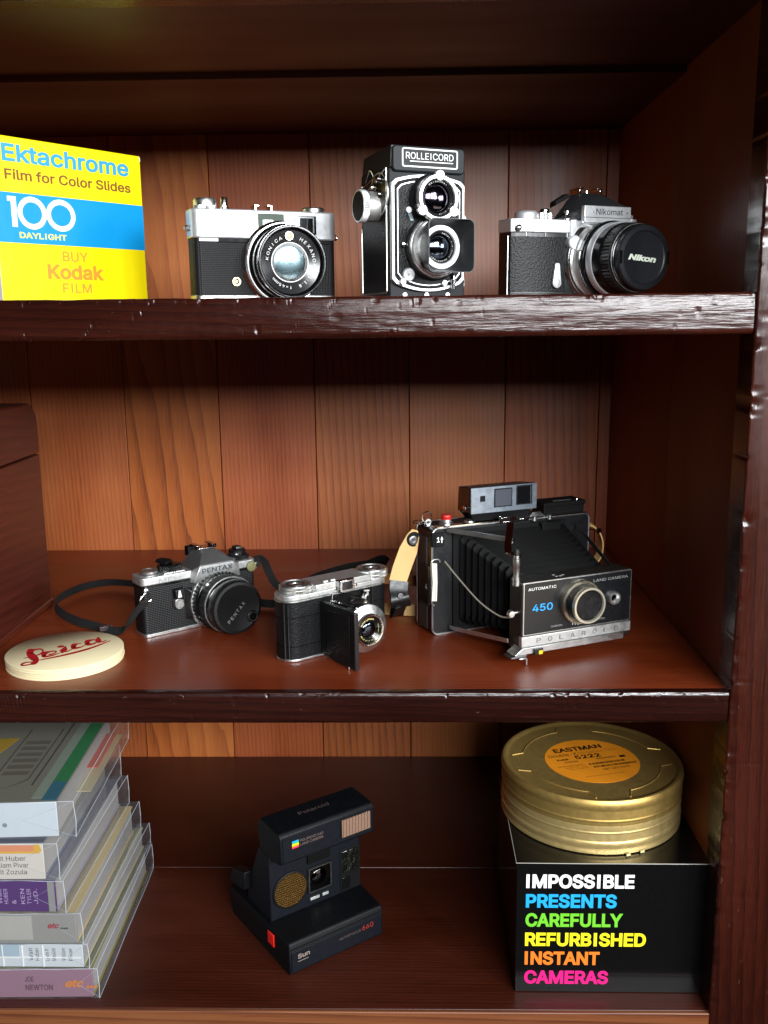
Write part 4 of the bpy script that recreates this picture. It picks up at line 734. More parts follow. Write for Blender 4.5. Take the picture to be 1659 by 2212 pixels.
MB().lathe((97, 0, 52), 'y', [(20.6, -104.6), (20.6, -109.4), (19.8, -110.4), (18.2, -110.4), (17.6, -109.6), (0, -109.6)], 64).build('lens_collar', pbr('warm_silver', 'C9C2AE', .3, 1, rvar=.05), st)
MB().lathe((97, 0, 52), 'y', [(16.9, -109), (16.6, -120), (15, -120.5), (15, -121)], 56).build('lens_barrel', DARKM, st)
ln = MB().tubelathe((97, 0, 52), 'y', [(13.6, -119), (16.7, -119), (16.9, -121), (16.4, -122.8), (14.6, -122.8), (13.9, -121)], 56).build('lens_rim', pbr('warm_white_rim', 'E2DDC8', .3, .8), st)
for i, (ro, ri, y0, y1) in enumerate(((14, 12.6, -121, -119.5), (13, 11, -119.5, -117.5), (11.5, 9.5, -117.5, -115), (10, 8, -115, -112))): MB().ring((97, 0, 52), 'y', ro, ri, y0, y1, 48).build('inner_ring', BLACKG if i % 2 else BLACKP, ln)
MB().lathe((97, -112, 52), 'y', [(9, 0)] + dome(None, 9, 3.5), 40).build('glass', COATD, ln)
ey = MB().tubelathe((134.4, 0, 50.4), 'y', [(3.4, -105), (6.4, -105), (6.4, -108.4), (5.6, -109.4), (4.6, -109.4), (3.0, -106.6)], 36).build('meter_eye', SILVER, st); MB().lathe((134.4, -105.6, 50.4), 'y', [(3.8, 0)] + dome(None, 3.8, .9), 20).build('glass', COATD, ey)
MB().lathe((35.2, -98, 74), 'z', [(3.3, -2), (3.3, 6), (2.8, 6.6), (2.8, 16), (3.1, 16.4), (3.1, 22), (2.5, 22.6), (2.5, 26)], 20).build('release_post', SILVER, st); MB().lathe((35.2, -98, 99.5), 'z', [(2.7, 0), (2.7, 4), (1.8, 5.6), (0, 6)], 18).build('post_tip', RUBBER, st)
MB().lathe((30, -97, 46.6), 'y', [(3.4, 0), (3.4, -3), (2.8, -3.8), (0, -4)], 20).lathe((37, -97, 46.6), 'x', [(1.4, 1.5), (1.4, -6)], 10).build('cable_knob', SILVER, st)
for i, (x, y_) in enumerate(((76, -98), (80, -98), (76, -93), (84, -96))): MB().box(x, x+2.6, y_, y_+1.4, 75.2, 75.6).build('top_mark', GREYI, st)
# carrying strap: rings, tan leather at both ends
MB().lathe((4, 17, 106), 'z', [(4, 0), (3, 1.5), (3, 2)], 16).ring((4, 17, 110), 'y', 3.2, 1.4, -1.2, 1.2, 20).build('strap_eyelet', SILVER, f)
MB().tube(arc((3, 17, 115), 'y', 5.2, 0, 345, 24), .6, 6).tube([(-5+6.2*math.cos(R(a)), 17+5*math.sin(R(a)), 110.5+.8*math.sin(R(a))) for a in range(0, 360, 15)], .6, 6, closed=True).build('split_ring', BRIGHT, f)
TAN = pbr('tan_leather', 'C9A468', .62, mottle=.1, bump=('noise', 700, .25, .15))
TANE = pbr('tan_leather_edge', 'B5763A', .6)
ls = MB().ribbon([(-9, 19, 103), (-11, 19, 97), (-16, 19, 84), (-24, 18, 66), (-29.5, 16, 53)], [6, 13, 19, 19, 18], 1.6, (1, -.1, -.45)).build('strap', TAN, f)
MB().lathe((-11.5, 17.6, 93), 'y', [(4.6, 0), (4.6, -1), (3, -1.6), (1.6, -1.2), (0, -1.2)], 24).build('rivet', GREYM, ls); MB().lathe((-10.6, 18.2, 94), 'y', [(7.4, 0), (7.4, -.5), (0, -.5)], 24).build('leather_washer', BLACKM, ls)
s2_ = MB().ribbon(cat([(-28, 15, 55), (-30, 12, 46), (-30, 8, 38), (-27, 12, 30)], 4), 19, 1.8, (1, -.1, -.35)).build('strap_end', BLACKP, f)
MB().lathe((-30, 7.6, 42), 'y', [(3, 0), (2.8, -.9), (1.6, -1.1), (0, -.8)], 18).build('rivet', GREYM, s2_)
MB().ribbon(cat([(-72, 106, 8), (-60, 92, 7), (-44, 86, 7), (-24, 84, 7), (-4, 70, 7), (18, 58, 7), (60, 50, 7)], 5), 12, 1.5, (0, .1, 1)).build('strap', TAN, f)
MB().ribbon(cat([(-72, 106, 8), (-62, 128, 14), (-40, 140, 22), (-10, 136, 24), (30, 120, 22), (80, 90, 16)], 5), 12, 1.5, (.1, .5, .8)).build('strap', TANE, f)
MB().ribbon(cat([(-8, 60, 26), (-16, 44, 20), (-26, 26, 16), (-27, 12, 30)], 5), 14, 1.5, (1, .3, 0)).build('strap', BLACKP, f)
MB().ribbon(cat([(179, 20, 90), (192, 17, 90), (201, 15, 84), (206, 14, 72), (206.5, 16, 57), (200, 19, 46), (190, 24, 38), (176, 36, 30)], 5), [7]*10+[11]*26, 1.5, (.25, 1, .25)).build('strap', TAN, f)
MB().lathe((199, 9, 84), 'y', [(3, 0), (2.8, -.9), (1.5, -1.1), (0, -.8)], 18).tube([(179, 12, 86), (190, 9, 86), (196, 8, 84)], .8, 6).build('rivet', BRIGHT, f)

# ------------------------------------------------------------------ reflex with pancake lens and strap, middle shelf left
p = root('reflex_camera', (-244.5, 136.8, -H2), .676, 'small reflex camera with woven black strap and capped lens beside the round coasters', 'camera')
MB().prism(foot(.6, 125.4, .6, 25.4, 5), 'z', 3.4, 50).build('body', pbr('black_woven_leatherette', '111213', .52, bump=('grid', 560, .4, .25), spec=.35), p)
MB().prism(foot(0, 126, 0, 26, 5.5), 'z', 0, 3.6).build('base_plate', SILVER, p, .6)
MB().prism(foot(-.4, 126.4, -.4, 26.4, 5.5), 'z', 50, 52).build('trim_strip', BLACKG, p)
MB().prism(foot(-.3, 126.3, -.3, 26.3, 5.5), 'z', 52, 60.6).build('top_plate', SILVER2, p, 1.4, 3)
pc_ = (79, 0, 26.6)
MB().hull([(52, -6, 48), (104, -6, 48), (54, -9, 56), (101, -9, 56), (58.5, -8.6, 65), (95, -8.6, 65), (52, 0, 60), (106, 0, 60), (50, 0, 48), (106, 0, 48)]).build('prism_face', SILVER2, p, .5)
MB().hull([(58.2, -8, 65), (95.4, -8, 65), (71, 9, 77), (84, 9, 77), (52, 26, 60), (106, 26, 60), (52, -2, 60), (106, -2, 60), (69, 27, 77), (87, 27, 77)]).build('prism_housing', pbr('grey_satin_paint', '7E7E7E', .4, .75, rvar=.05), p, .9, 3)
MB().box(66, 68, 12, 28, 76.5, 80).box(66, 71, 12, 28, 79.4, 80.4).box(86, 88, 12, 28, 76.5, 80).box(83, 88, 12, 28, 79.4, 80.4).box(66, 88, 12, 28, 76.6, 77.4).build('accessory_shoe', BRIGHT, p, .2)
MB().box(62, 74, 24, 33, 68, 78).build('eyepiece', BLACKM, p, .8)
flat_text(p, 'PENTAX', (60.2, -9.15, 57.4), 4.6, 34, pbr('dark_name_ink', '2A2E36', .4), u=(0, .06, 1), bold=.012)
flat_text(p, 'ME', (18, -.35, 53.6), 4.0, 14, pbr('engraved_grey', 'A4A7A6', .5, .5), bold=.01); flat_text(p, 'super', (33.6, -.35, 54), 3.6, 8, pbr('engraved_grey', 'A4A7A6', .5, .5))
MB().lathe((13, 11, 60.6), 'z', [(9.6, 0), (9.6, 1.4), (8.6, 2), (8.6, 4.2), (7.8, 5), (6, 5), (5.6, 4.4), (0, 4.4)], 40).build('frame_counter_dial', SILVER, p)
md = MB().knurl((35.5, 13, 60.6), 'z', 12, .4, 6.4, 36, .6).build('mode_dial', BLACKP, p); MB().lathe((35.5, 13, 67), 'z', [(10, 0), (9.4, 1), (0, 1.2)], 32).build('dial_cap', BLACKG, md)
MB().hull([(28, 6, 68.4), (40, 12, 68.4), (30, 4, 72), (38, 14, 72), (24, 22, 69), (34, 26, 69), (26, 22, 72), (33, 25, 72)]).build('wind_lever', BLACKM, p, .8)
MB().hull([(24, 1, 60.6), (47, 1, 60.6), (24, 8, 60.6), (47, 8, 60.6), (25, 1.6, 62), (46, 1.6, 62), (25, 8, 62), (46, 8, 62)]).build('dial_base', SILVER, p, .3)
rw = MB().knurl((112.5, 14, 60.6), 'z', 12, 0, 4, 40, .5).lathe((112.5, 14, 64.6), 'z', [(11, 0), (10, 1.2), (9, 1.4), (9, 5), (8, 6), (0, 6)], 36).build('rewind_dial', BLACKP, p)
MB().ring((112.5, 14, 65.6), 'z', 9.4, 8.8, 0, 1.6, 36).build('rim', BRIGHT, rw); MB().box(109, 116, 9, 19, 70.6, 73.6).build('rewind_crank', GREYM, rw, .8)
MB().lathe(pc_, 'y', [(31.5, 0), (31.5, -4), (30.6, -5.4), (29, -5.6), (0, -5.6)], 64).build('lens_mount', SILVER, p)
MB().knurl(pc_, 'y', 30.4, -12, -5.2, 44, 1.1).build('aperture_ring', BLACKP, p)
MB().lathe(pc_, 'y', [(29.4, -11.8), (29, -14), (28.4, -14.4), (28.2, -18), (27.6, -18.6)], 60).build('scale_ring', BLACKG, p)
ring_text(p, '22.16.11.8.4', (pc_[0], -14.6, pc_[2]), 26.2, 150, 7.0, 2.0, WHITEI)
MB().knurl(pc_, 'y', 29.2, -29, -18.4, 36, .9).build('focus_ring', RUBBER, p)
MB().tubelathe(pc_, 'y', [(28.2, -29), (28.6, -29.3), (28.6, -30.3), (28, -30.3)], 60).build('rim', SILVER, p)
MB().lathe(pc_, 'y', [(28, -29), (27.4, -33), (26.6, -33.6)], 60).build('front_barrel', BLACKG, p)
cp = MB().lathe(pc_, 'y', [(26.4, -33), (27, -34), (27, -43.6), (26, -45), (23.2, -45.4), (22.6, -45), (0, -45)], 72).build('lens_cap', pbr('black_cap_plastic2', '141415', .42, bump=('noise', 1800, .25, .08)), p)
for i, ch in enumerate('PENTAX'):
    a = R(44); flat_text(cp, ch, (pc_[0]-9.8+i*4.5*math.cos(a), -45, pc_[2]-14.4+i*4.5*math.sin(a)), 3.6, 2.8, GREYI, r=(math.cos(a), 0, math.sin(a)), u=(-math.sin(a), 0, math.cos(a)))
cb_ = MB().tubelathe((94.4, 0, 15.4), 'y', [(3.6, -44), (6.2, -44), (6, -46.6), (5.2, -47), (4, -47), (3.4, -46)], 28).build('cap_button', DARKM, cp); MB().cyl((94.4, 0, 15.4), 'y', 3.6, -46, -45, 20).build('button_centre', BLACKI, cb_); MB().ring((94.4, 0, 15.4), 'y', 4.9, 4.3, -47.2, -46.9, 28).build('rim', SILVER, cb_)
MB().lathe((pc_[0]-19, -19, pc_[2]+21.5), 'y', [(1.9, 0), (1.6, -1.6), (0, -1.8)], 14).build('index_dot', WHITEI, p)
MB().hull([(31, -.5, 45), (43, -.5, 46), (40, -6, 45), (32, -6, 44), (31.5, -.5, 34), (43, -.5, 32), (33, -6, 36), (40, -6, 35)]).build('timer_bracket', BLACKP, p, .6); MB().hull([(35, -6.6, 44), (36.6, -6.6, 44), (34, -6.6, 37), (38, -6.6, 37), (35, -7, 44), (36.6, -7, 44), (34, -7, 37), (38, -7, 37)]).build('timer_mark', WHITEI, p)
MB().prism(circ(35.6, 29.6, 4.8, 20, 180, 360) + [(39.8, 34), (35.6, 36), (31.2, 35)], 'y', -6.6, -1).build('self_timer_lever', SILVER, p, .5)
MB().hull([(44, -.4, 44), (52, -.4, 44), (44, -.4, 12), (54, -.4, 8), (50, -5, 40), (50, -5, 16)]).build('grip_block', BLACKP, p, .6)
MB().lathe((120, -.6, 53.4), 'y', [(5.4, 0), (5.4, -1.6), (4, -2.4), (0, -2.4)], 20).build('lug_guard', pbr('olive_leather', '6E6A44', .6), p)
MB().lathe((3.6, -1, 48.4), 'y', [(2.6, 1), (2.6, -1.4), (1.6, -2), (0, -2)], 18).build('strap_lug', SILVER, p)
MB().lathe((127, 6, 51), 'x', [(2.4, -1), (2.4, 1.6), (0, 2)], 16).tube(cat([(128, 6, 51), (131, 7, 54), (134, 9, 51), (131, 8, 47)]), .7, 6).build('strap_lug', SILVER, p)
MB().tube([(3.6, -3, 48.4), (-3, -5, 44), (-5.5, -5, 40.5), (-4, -5, 39.5), (5.5, -5, 39), (7, -5, 41), (3.6, -3, 48.4)], .75, 8).build('strap_wire', BRIGHT, p)
STRAP = pbr('black_woven_strap', '0D0C0B', .8, bump=('noise', 900, .4, .3))
def ribs(path, w, th, wd, name, parent):
    """woven strap: a ribbon whose surface swells in fine cross ribs"""
    P = [Vector(q) for q in cat(path, 26)]
    tt = [th*(1.0 if i % 3 else .55) for i in range(len(P))]
    b = MB(); n = len(P); vs = []; fs = []
    m_ = len(path)
    for i, q in enumerate(P):
        tg = (P[min(i+1, n-1)]-P[max(i-1, 0)]).normalized()
        if isinstance(wd, list):
            u = i/(n-1)*(len(wd)-1); a = int(min(u, len(wd)-2)); d = Vector(wd[a]).lerp(Vector(wd[a+1]), u-a)
        else: d = Vector(wd)
        d = (d - tg*d.dot(tg)).normalized(); nn = tg.cross(d)
        vs += [q + d*w/2 + nn*tt[i]/2, q - d*w/2 + nn*tt[i]/2, q - d*w/2 - nn*tt[i]/2, q + d*w/2 - nn*tt[i]/2]
    for i in range(n-1):
        for k_ in range(4): k2 = (k_+1) % 4; fs.append((4*i+k_, 4*i+k2, 4*i+4+k2, 4*i+4+k_))
    return b.add(vs, fs + [(3, 2, 1, 0), tuple(4*n-4+k_ for k_ in range(4))]).build(name, STRAP, parent, ang=25)
# strap path is given in shelf coordinates, turned into the camera's own frame
def toloc(q, o=(-244.5, 136.8, -H2), th=.676):
    x, y_ = q[0]-o[0], q[1]-o[1]; c_, s_ = math.cos(th), math.sin(th); return (x*c_+y_*s_, -x*s_+y_*c_, q[2])
def tod(q, th=.676):
    c_, s_ = math.cos(th), math.sin(th); return (q[0]*c_+q[1]*s_, -q[0]*s_+q[1]*c_, q[2])
lugl = (-244.5 + 1*math.cos(.676) + 5*math.sin(.676), 136.8 + 1*math.sin(.676) - 5*math.cos(.676), 39)
P1 = [lugl, (-251, 131, 28), (-262, 135, 12), (-276, 142, 6.5), (-296, 154, 7), (-322, 172, 7), (-346, 196, 7), (-364, 226, 7), (-369, 256, 7.5), (-358, 292, 8), (-336, 312, 8), (-305, 304, 9), (-270, 286, 10)]
ribs([toloc(q) for q in P1], 8.4, 1.5, [tod(d) for d in ((1, .6, .2), (.8, .8, .1), (.5, .6, .6), (.2, .5, .9), (.2, .4, .9), (.2, .3, .9), (.3, .2, .95), (.3, 0, 1), (.2, -.1, 1), (0, -.3, 1), (0, -.4, 1), (0, -.5, 1), (0, -.6, 1))], 'strap', p)
MB().box(-6.5, 6.5, -2, 2, -2.4, 2.4).build('strap_slider', pbr('smoked_plastic', '3A3030', .25), p, .6).location = Vector(toloc((-286, 147, 8)))*S
lugr = (-244.5 + 131*math.cos(.676) - 8*math.sin(.676), 136.8 + 131*math.sin(.676) + 8*math.cos(.676), 49)
P2 = [lugr, (-148, 234, 58), (-142, 246, 50), (-140, 262, 34), (-134, 274, 16), (-124, 284, 8), (-100, 300, 7), (-72, 330, 8), (-50, 352, 11), (-33, 358, 18), (-18, 365, 22), (-12, 382, 12), (-24, 396, 8), (-60, 380, 7), (-100, 330, 6), (-112, 270, 6), (-126, 236, 6), (-146, 236, 6), (-190, 262, 7), (-240, 280, 9)]
ribs([toloc(q) for q in P2], 8.4, 1.5, [tod(d) for d in ((1, 0, 0), (.9, -.4, .3), (.9, -.2, .3), (.9, .2, .4), (.8, .3, .5), (.6, .3, .8), (.3, 0, 1), (.2, -.2, 1), (.2, -.3, 1), (.2, -.4, 1), (.2, -.5, .9), (.5, 0, .8), (.2, .3, 1), (0, .3, 1), (0, .4, 1), (0, .4, 1), (0, .3, 1), (0, .3, 1), (0, .4, 1), (0, .4, 1))], 'strap', p)

# ------------------------------------------------------------------ small folding camera with open door, middle shelf centre
v = root('folding_film_camera', (-96.7, 64.4, -H2), .664, 'small leather-clad folding camera with its lens door open, left of the bellows camera', 'camera')
def stadium(i, x0=0, x1=118, d=30): return rrect(x0+i, x1-i, i, d-i, d/2-i-.2, 9)
MB().prism(stadium(.5), 'z', 3, 56).build('body', LEATHER2, v)
for z in (14.5, 41.5): MB().prism(stadium(.35), 'z', z-.5, z+.5).build('leather_crease', BLACKI, v)
for x in (3.5, 6.5): MB().tube([(x-2.2, 7-x*.6, 4), (x-2.2, 7-x*.6, 55.5)], .7, 6).build('leather_rib', BLACKP, v)
MB().prism(stadium(0), 'z', 0, 3).build('base_plate', SILVER, v, .9)
MB().prism(stadium(-.5), 'z', 56, 57.4).build('top_trim', SILVER, v, .4)
MB().prism(stadium(.2), 'z', 57.4, 62.4).build('top_plate', SILVER2, v, 1.0, 3)
MB().prism([(34, 1.0), (95, 1.0), (97, 5), (97, 27), (93, 29), (36, 29), (32, 25), (32, 4)], 'z', 62.2, 68.4).build('top_housing', SILVER2, v, .9, 3)
for x, y_, z1 in ((20.5, 15, 69.6), (106, 15, 70.4)):
    q = MB().lathe((x, y_, 62.2), 'z', [(14.6, 0), (14.6, 1.2)], 48).knurl((x, y_, 62.2), 'z', 15.4, 1.2, 3.4, 80, .35).lathe((x, y_, 65.6), 'z', [(14.4, 0), (14.4, .7)], 48).knurl((x, y_, 66.3), 'z', 15.4, 0, z1-67.6, 80, .35).lathe((x, y_, z1-1.4), 'z', [(14.8, 0), (14.2, 1.2), (12.2, 1.4), (11.8, .7), (6.4, .7), (6, 1.0), (3, .9), (2.6, -.6), (0, -.6)], 48).build('top_knob', SILVER, v)
    MB().ring((x, y_, z1-.6), 'z', 8.6, 6.4, 0, .3, 36).build('dial_ring', GREYM, q); MB().cyl((x, y_, z1-1.4), 'z', 2.4, 0, .5, 16).build('knob_centre', BLACKI, q)
vf = MB().hull([(56.5, -3.6, 57.6), (73, -3.6, 57.6), (57, -3.6, 68.8), (72.6, -3.6, 68.8), (54.5, 1.4, 57.6), (75, 1.4, 57.6), (54.5, 1.4, 69), (75, 1.4, 69)]).build('viewfinder_window', BRIGHT, v, .4)
MB().box(59.4, 70.4, -4.0, -3.4, 59.6, 67.6).build('pane', WINGL, vf)
for x in (54.2, 76.4): MB().lathe((x, .6, 61.4), 'y', [(1.7, 0), (1.5, -1.3), (0, -1.6)], 14).build('screw', BRIGHT, v)
for x in (44, 52): MB().box(x, x+4.4, 4, 6, 68.4, 69.4).build('top_mark', WHITEI, v)
MB().box(40, 93, -.8, 2, 3, 55).build('bellows_opening', BLACKM, v, .3)
MB().box(94, 95.4, -1.2, 1, 3.2, 55.6).build('opening_edge', BLACKP, v)
d_ = MB().hull([(36.5, 0, 3), (36.5, 0, 53), (40, -1, 3), (40, -1, 54), (38.4, -51.6, 1.2), (38.4, -51.6, 53.6), (42, -51, 1.2), (42, -51, 53.6), (36.0, -30, 1.8), (36.0, -30, 50)]).build('door', LEATHER, v, .9, 3)
MB().hull([(37.0, -46, 5), (37.0, -46, 50), (35.6, -12, 6), (35.6, -12, 48), (36.6, -46, 5), (36.6, -46, 50), (35.2, -12, 6), (35.2, -12, 48)]).build('door_panel', LEATHER2, d_, .3)
MB().prism([(37.4, 1), (42.0, 1), (42.0, 54), (37.4, 54)], 'y', -53.2, -51).build('door_edge', BLACKP, d_, .6)
MB().lathe((43, -10, 50), 'z', [(1.9, -1), (1.9, 3), (1.5, 3.4), (1.5, 11), (0, 11.2)], 14).build('door_catch', BRIGHT, v); MB().lathe((37, -44, 0), 'z', [(.5, .3), (.9, .6), (.9, 3)], 10).build('door_foot', BRIGHT, v)
MB().ribbon(cat([(42, -10, 54.6), (46, -20, 53.4), (52, -32, 52), (56, -33, 51.4)]), 3, 1, (1, .5, 0)).ribbon([(90, -1, 53.4), (76, -14, 52.6), (66, -26, 51)], 4, 1, (1, .6, 0)).lathe((84, -7, 52), 'z', [(3, 0), (3, 4), (0, 4)], 14).build('strut', BRIGHT, v)
MB().hull([(56, -24, 50), (68, -22, 50), (58, -34, 50.6), (70, -32, 50.6), (62, -20, 57), (66, -30, 57), (54, -22, 54)]).build('shutter_plate', GREYM, v, .5)
vc = (62, 0, 31)
MB().lathe(vc, 'y', [(26, -1), (24, -8), (25, -9), (23, -16), (24, -17), (22, -26)], 8).build('bellows', BLACKM, v)
vs_ = MB().lathe(vc, 'y', [(22.6, -25), (22.6, -33), (21.6, -34.2), (0, -34.2)], 56).build('shutter_housing', BLACKP, v)
MB().tubelathe(vc, 'y', [(14.5, -34), (21.8, -34), (22.2, -35), (22.2, -36.4), (21, -37), (14.5, -39.6)], 56).build('distance_ring', SILVER, vs_)
ring_text(vs_, '25 Y 50 1 4 10 30', (vc[0], -38.4, vc[2]), 17, 128, 8.5, 2.4, BLACKI, tilt=-.35)
vl = MB().tubelathe(vc, 'y', [(12.6, -37), (15, -38), (15, -42.6), (14.2, -43.4), (13.2, -43.2), (12.6, -41)], 48).build('lens_rim', BRIGHT, v)
MB().tubelathe(vc, 'y', [(13, -42.2), (8, -39.6), (7.6, -37), (13, -37)], 48).build('name_ring', BLACKG, vl)
YI = pbr('yellowish_ink', 'E4D68A', .5)
ring_text(vl, 'COLOR-SKOPAR 1:3.5/50', (vc[0], -41.6, vc[2]), 9.6, 18, 8.6, 2.1, YI, tilt=-.5); ring_text(vl, 'VOIGTLANDER', (vc[0], -41.6, vc[2]), 9.6, 150, 8.6, 1.9, YI, tilt=-.5)
MB().lathe((vc[0], -39.4, vc[2]), 'y', [(8, 0)] + dome(None, 8, 2.6), 40).build('glass', COATB, vl)
MB().lathe((82.6, -30, 33), 'y', [(1.5, 3), (1.4, -3.6), (0, -4)], 12).lathe((66, -30, 53.4), 'y', [(2, 3), (2, -2), (0, -2.4)], 12).build('shutter_pin', BRIGHT, v)

# ------------------------------------------------------------------ round coasters, wooden chest
CREAM = pbr('cream_card', 'EBDDB2', .75, mottle=.05, bump=('noise', 600, .15, .1)); REDI = pbr('red_print', 'B8141C', .55)
cx, cy = -301.9, 78.4
for i in range(5):
    dx, dy = ((0, 0), (.5, .4), (-.4, .3), (.3, -.5), (0, 0))[i]; rr = (51.6, 51.7, 51.5, 51.8, 51.9)[i]
    top = i == 4
    o = root('coaster', (cx+dx, cy+dy, -H2 + i*2.07), i*.7 if not top else 0, ('bottommost plain cream coaster of the stack, lying on the shelf', 'plain cream coaster, second from the bottom of the stack', 'plain cream coaster in the middle of the stack of five', 'plain cream coaster directly under the one with red script', 'topmost cream round coaster printed with red script')[i], 'coaster', 'round cream coasters in one stack')
    MB().lathe((0, 0, 0), 'z', [(rr-.4, 0), (rr, .35), (rr, 1.65), (rr-.4, 2.02), (0, 2.02)], 96).build('disc', CREAM, o, ang=60)
    if top:
        for j, (Aa, Bb) in enumerate(LEICA):
            n_ = len(Aa); zz = 2.06 + j*.012
            MB().add([(x, y_, zz) for x, y_ in Aa] + [(x, y_, zz) for x, y_ in Bb], [(q, q+1, n_+q+1, n_+q) for q in range(n_-1)]).build('lettering', REDI, o)
ch = root('wooden_chest', (-378, 252, -H2), 0, 'dark mahogany chest with rounded lid at the left of the middle shelf', 'chest')
def lidp():
    P = [(-170, 168.5), (-170, 200)] + [(-170+25-25*math.cos(R(a)), 199+24*math.sin(R(a))) for a in range(15, 91, 15)] + [(-25+25*math.sin(R(a)), 199+24*math.cos(R(a))) for a in range(0, 91, 15)] + [(0, 168.5)]
    return P
MB().box(-200, 0, -170, 0, 6, 167).build('chest_body', W_CHEST, ch, 1.6, 3)
MB().prism(lidp(), 'x', -200, .6).build('lid', W_CHEST, ch, 2.2, 3)
MB().box(-200, 2.0, -172, 2, 0, 8).build('plinth', W_CHEST, ch, 1.6, 3)
# ------------------------------------------------------------------ boxy instant camera, bottom shelf
NAVY = pbr('navy_black_plastic', '070B13', .55, spec=.25, bump=('noise', 1600, .25, .08), rvar=.06); NAVYD = pbr('dark_navy_plastic', '04060A', .55, spec=.25, rvar=.06, bump=('noise', 1600, .2, .08))
s = root('box_instant_camera', (-101.2, 45.9, -H3), .63, 'dark boxy instant camera with gold round sensor and flash bar on the bottom shelf', 'camera')
MB().hull([(0, 0, 0), (107, 0, 0), (0, 122, 0), (107, 122, 0), (0, 0, 30), (107, 0, 30), (1, 2, 33), (106, 2, 33), (-2, 40, 33), (109, 40, 33), (-2, 122, 32), (109, 122, 32), (-3, 60, 14), (110, 60, 14)]).build('base', NAVYD, s, 1.6, 3)
fpn = MB().prism(rrect(2, 105, 2.5, 24, 1.2), 'y', -1.0, .6).build('front_flap', NAVY, s, .5)
MB().box(1, 106, -.8, .6, 26.2, 27).build('flap_seam', BLACKM, fpn)
flat_text(fpn, 'Sun', (8.6, -1.0, 15.2), 4.6, 12.8, pbr('faded_print', '9A8A80', .5), bold=.01); MB().box(8.6, 20, -1.2, -1.0, 12.2, 12.6).build('underline', pbr('faded_print', '9A8A80', .5), fpn)
flat_text(fpn, 'AUTOFOCUS', (55, -1.0, 15), 2.6, 25, pbr('dim_print', '5A4A48', .5)); flat_text(fpn, '660', (81.6, -1.0, 15), 5, 13, pbr('red_dim_print', 'A02A22', .5))
rb = MB().hull([(-2.4, 27, 15), (-2.4, 39, 15), (-2.4, 27, 28), (-2.4, 39, 28), (2, 26, 14), (2, 40, 14), (2, 26, 29), (2, 40, 29)]).build('shutter_button', pbr('red_button_plastic', 'F8241C', .5), s, .8)
# upright face and flash head
MB().hull([(x, y_, z) for x in (3, 108) for y_, z in ((41, 32), (41, 101), (62, 104), (88, 50), (92, 32))]).build('face_block', NAVY, s, 1.4, 3)
fh = MB().hull([(x, y_, z) for x in (4, 111) for y_, z in ((19, 103), (19, 131), (22, 134.4), (58, 136), (66, 124), (60, 102), (40, 99))]).build('flash_head', NAVYD, s, 1.6, 3)
MB().prism(rrect(7, 108, 105, 131, 1), 'y', 18.4, 19.4).build('head_face', NAVY, fh, .3)
for i, c_ in enumerate(('1E9CD8', '36A84A', 'F4D818', 'F28A1C', 'E8284C')): MB().box(16.6, 23.8, 17.9, 18.4, 123.4-i*1.5, 124.9-i*1.5).build('rainbow_stripe', pbr('stripe_'+c_, c_, .45), fh)
for i, tx in enumerate(('POLAROID 660', 'LAND CAMERA')): flat_text(fh, tx, (25.6, 18.35, 121.6-i*4), 2.6, 25.5, pbr('dim_print2', '6E5C54', .5))
fw = MB().prism(rrect(70.6, 106, 108.6, 129.4, 1), 'y', 17.8, 19).build('flash_frame', BLACKM, fh, .3)
FLW = pbr('ribbed_flash_diffuser', 'C8A088', .2, .3, spec=.8, bump=('x', 280, 1, 1.6), coat=.6)
MB().box(71.8, 105, 16.8, 18.2, 110, 128.4).build('flash_window', FLW, fw, .3)
flat_text(fh, 'Polaroid', (38, 40, 135.6), 5, 34, pbr('dim_print', '5A4A48', .5), r=(1, 0, 0), u=(0, 1, .03)); MB().box(45, 71, 38.8, 41.4, 80, 90).build('finger_recess', BLACKI, s, .6)
so = MB().lathe((25.2, 41, 59.6), 'y', [(19.4, 0), (19.4, -1.4), (18.6, -2), (17.8, -2), (17.6, -1.2), (0, -1.2)], 56).build('sonar_ring', BLACKM, s)
MB().lathe((25.2, 41, 59.6), 'y', [(17.5, -1.3), (17.5, -1.8), (8, -2.3), (0, -2.5)], 56).build('sonar_mesh', pbr('gold_mesh', '8A6634', .36, .8, bump=('grid', 420, 1, .6)), so)
lw = MB().prism(rrect(44.6, 73, 46.6, 75, 2), 'y', 39.6, 41.4).build('lens_surround', BLACKM, s, .4)
fr2 = frame(45.8, 71.8, 47.8, 73.8, 1.5, .8, 39.1, 39.8); fr2.build('lens_frame', GREYM, lw)
MB().box(46.8, 70.8, 39.5, 39.9, 48.8, 72.8).build('lens_cover', COATD, lw); MB().lathe((57, 40, 63), 'y', [(9, 0)] + dome(None, 9, 3), 36).build('glass', COATD, lw)
vw = MB().prism(rrect(83, 107, 34.6, 81.6, 2), 'y', 40, 41.4).build('window_surround', BLACKM, s, .4)
MB().box(85, 105, 39.2, 40.4, 55, 79).build('viewfinder_window', WINGL, vw, .5)
wf = pbr('crinkled_reflector', '8C8E84', .1, 1, bump=('noise', 160, 1, 2.5)); MB().box(86, 104, 38.9, 39.3, 56, 78).build('viewfinder_reflector', pbr('crinkled_dark_glass', '3C4038', .07, .9, bump=('noise', 150, 1, 3)), vw)
MB().box(85, 94.2, 39.2, 40.4, 37, 50).build('meter_window', BLACKG, vw, .3)
for x0, x1 in ((47.6, 58), (61.6, 68.6)): MB().box(x0, x1, 40, 41.2, 38.8, 41.6).build('exposure_slot', pbr('pale_slot', 'C8CCC8', .3, .5), s, .2)
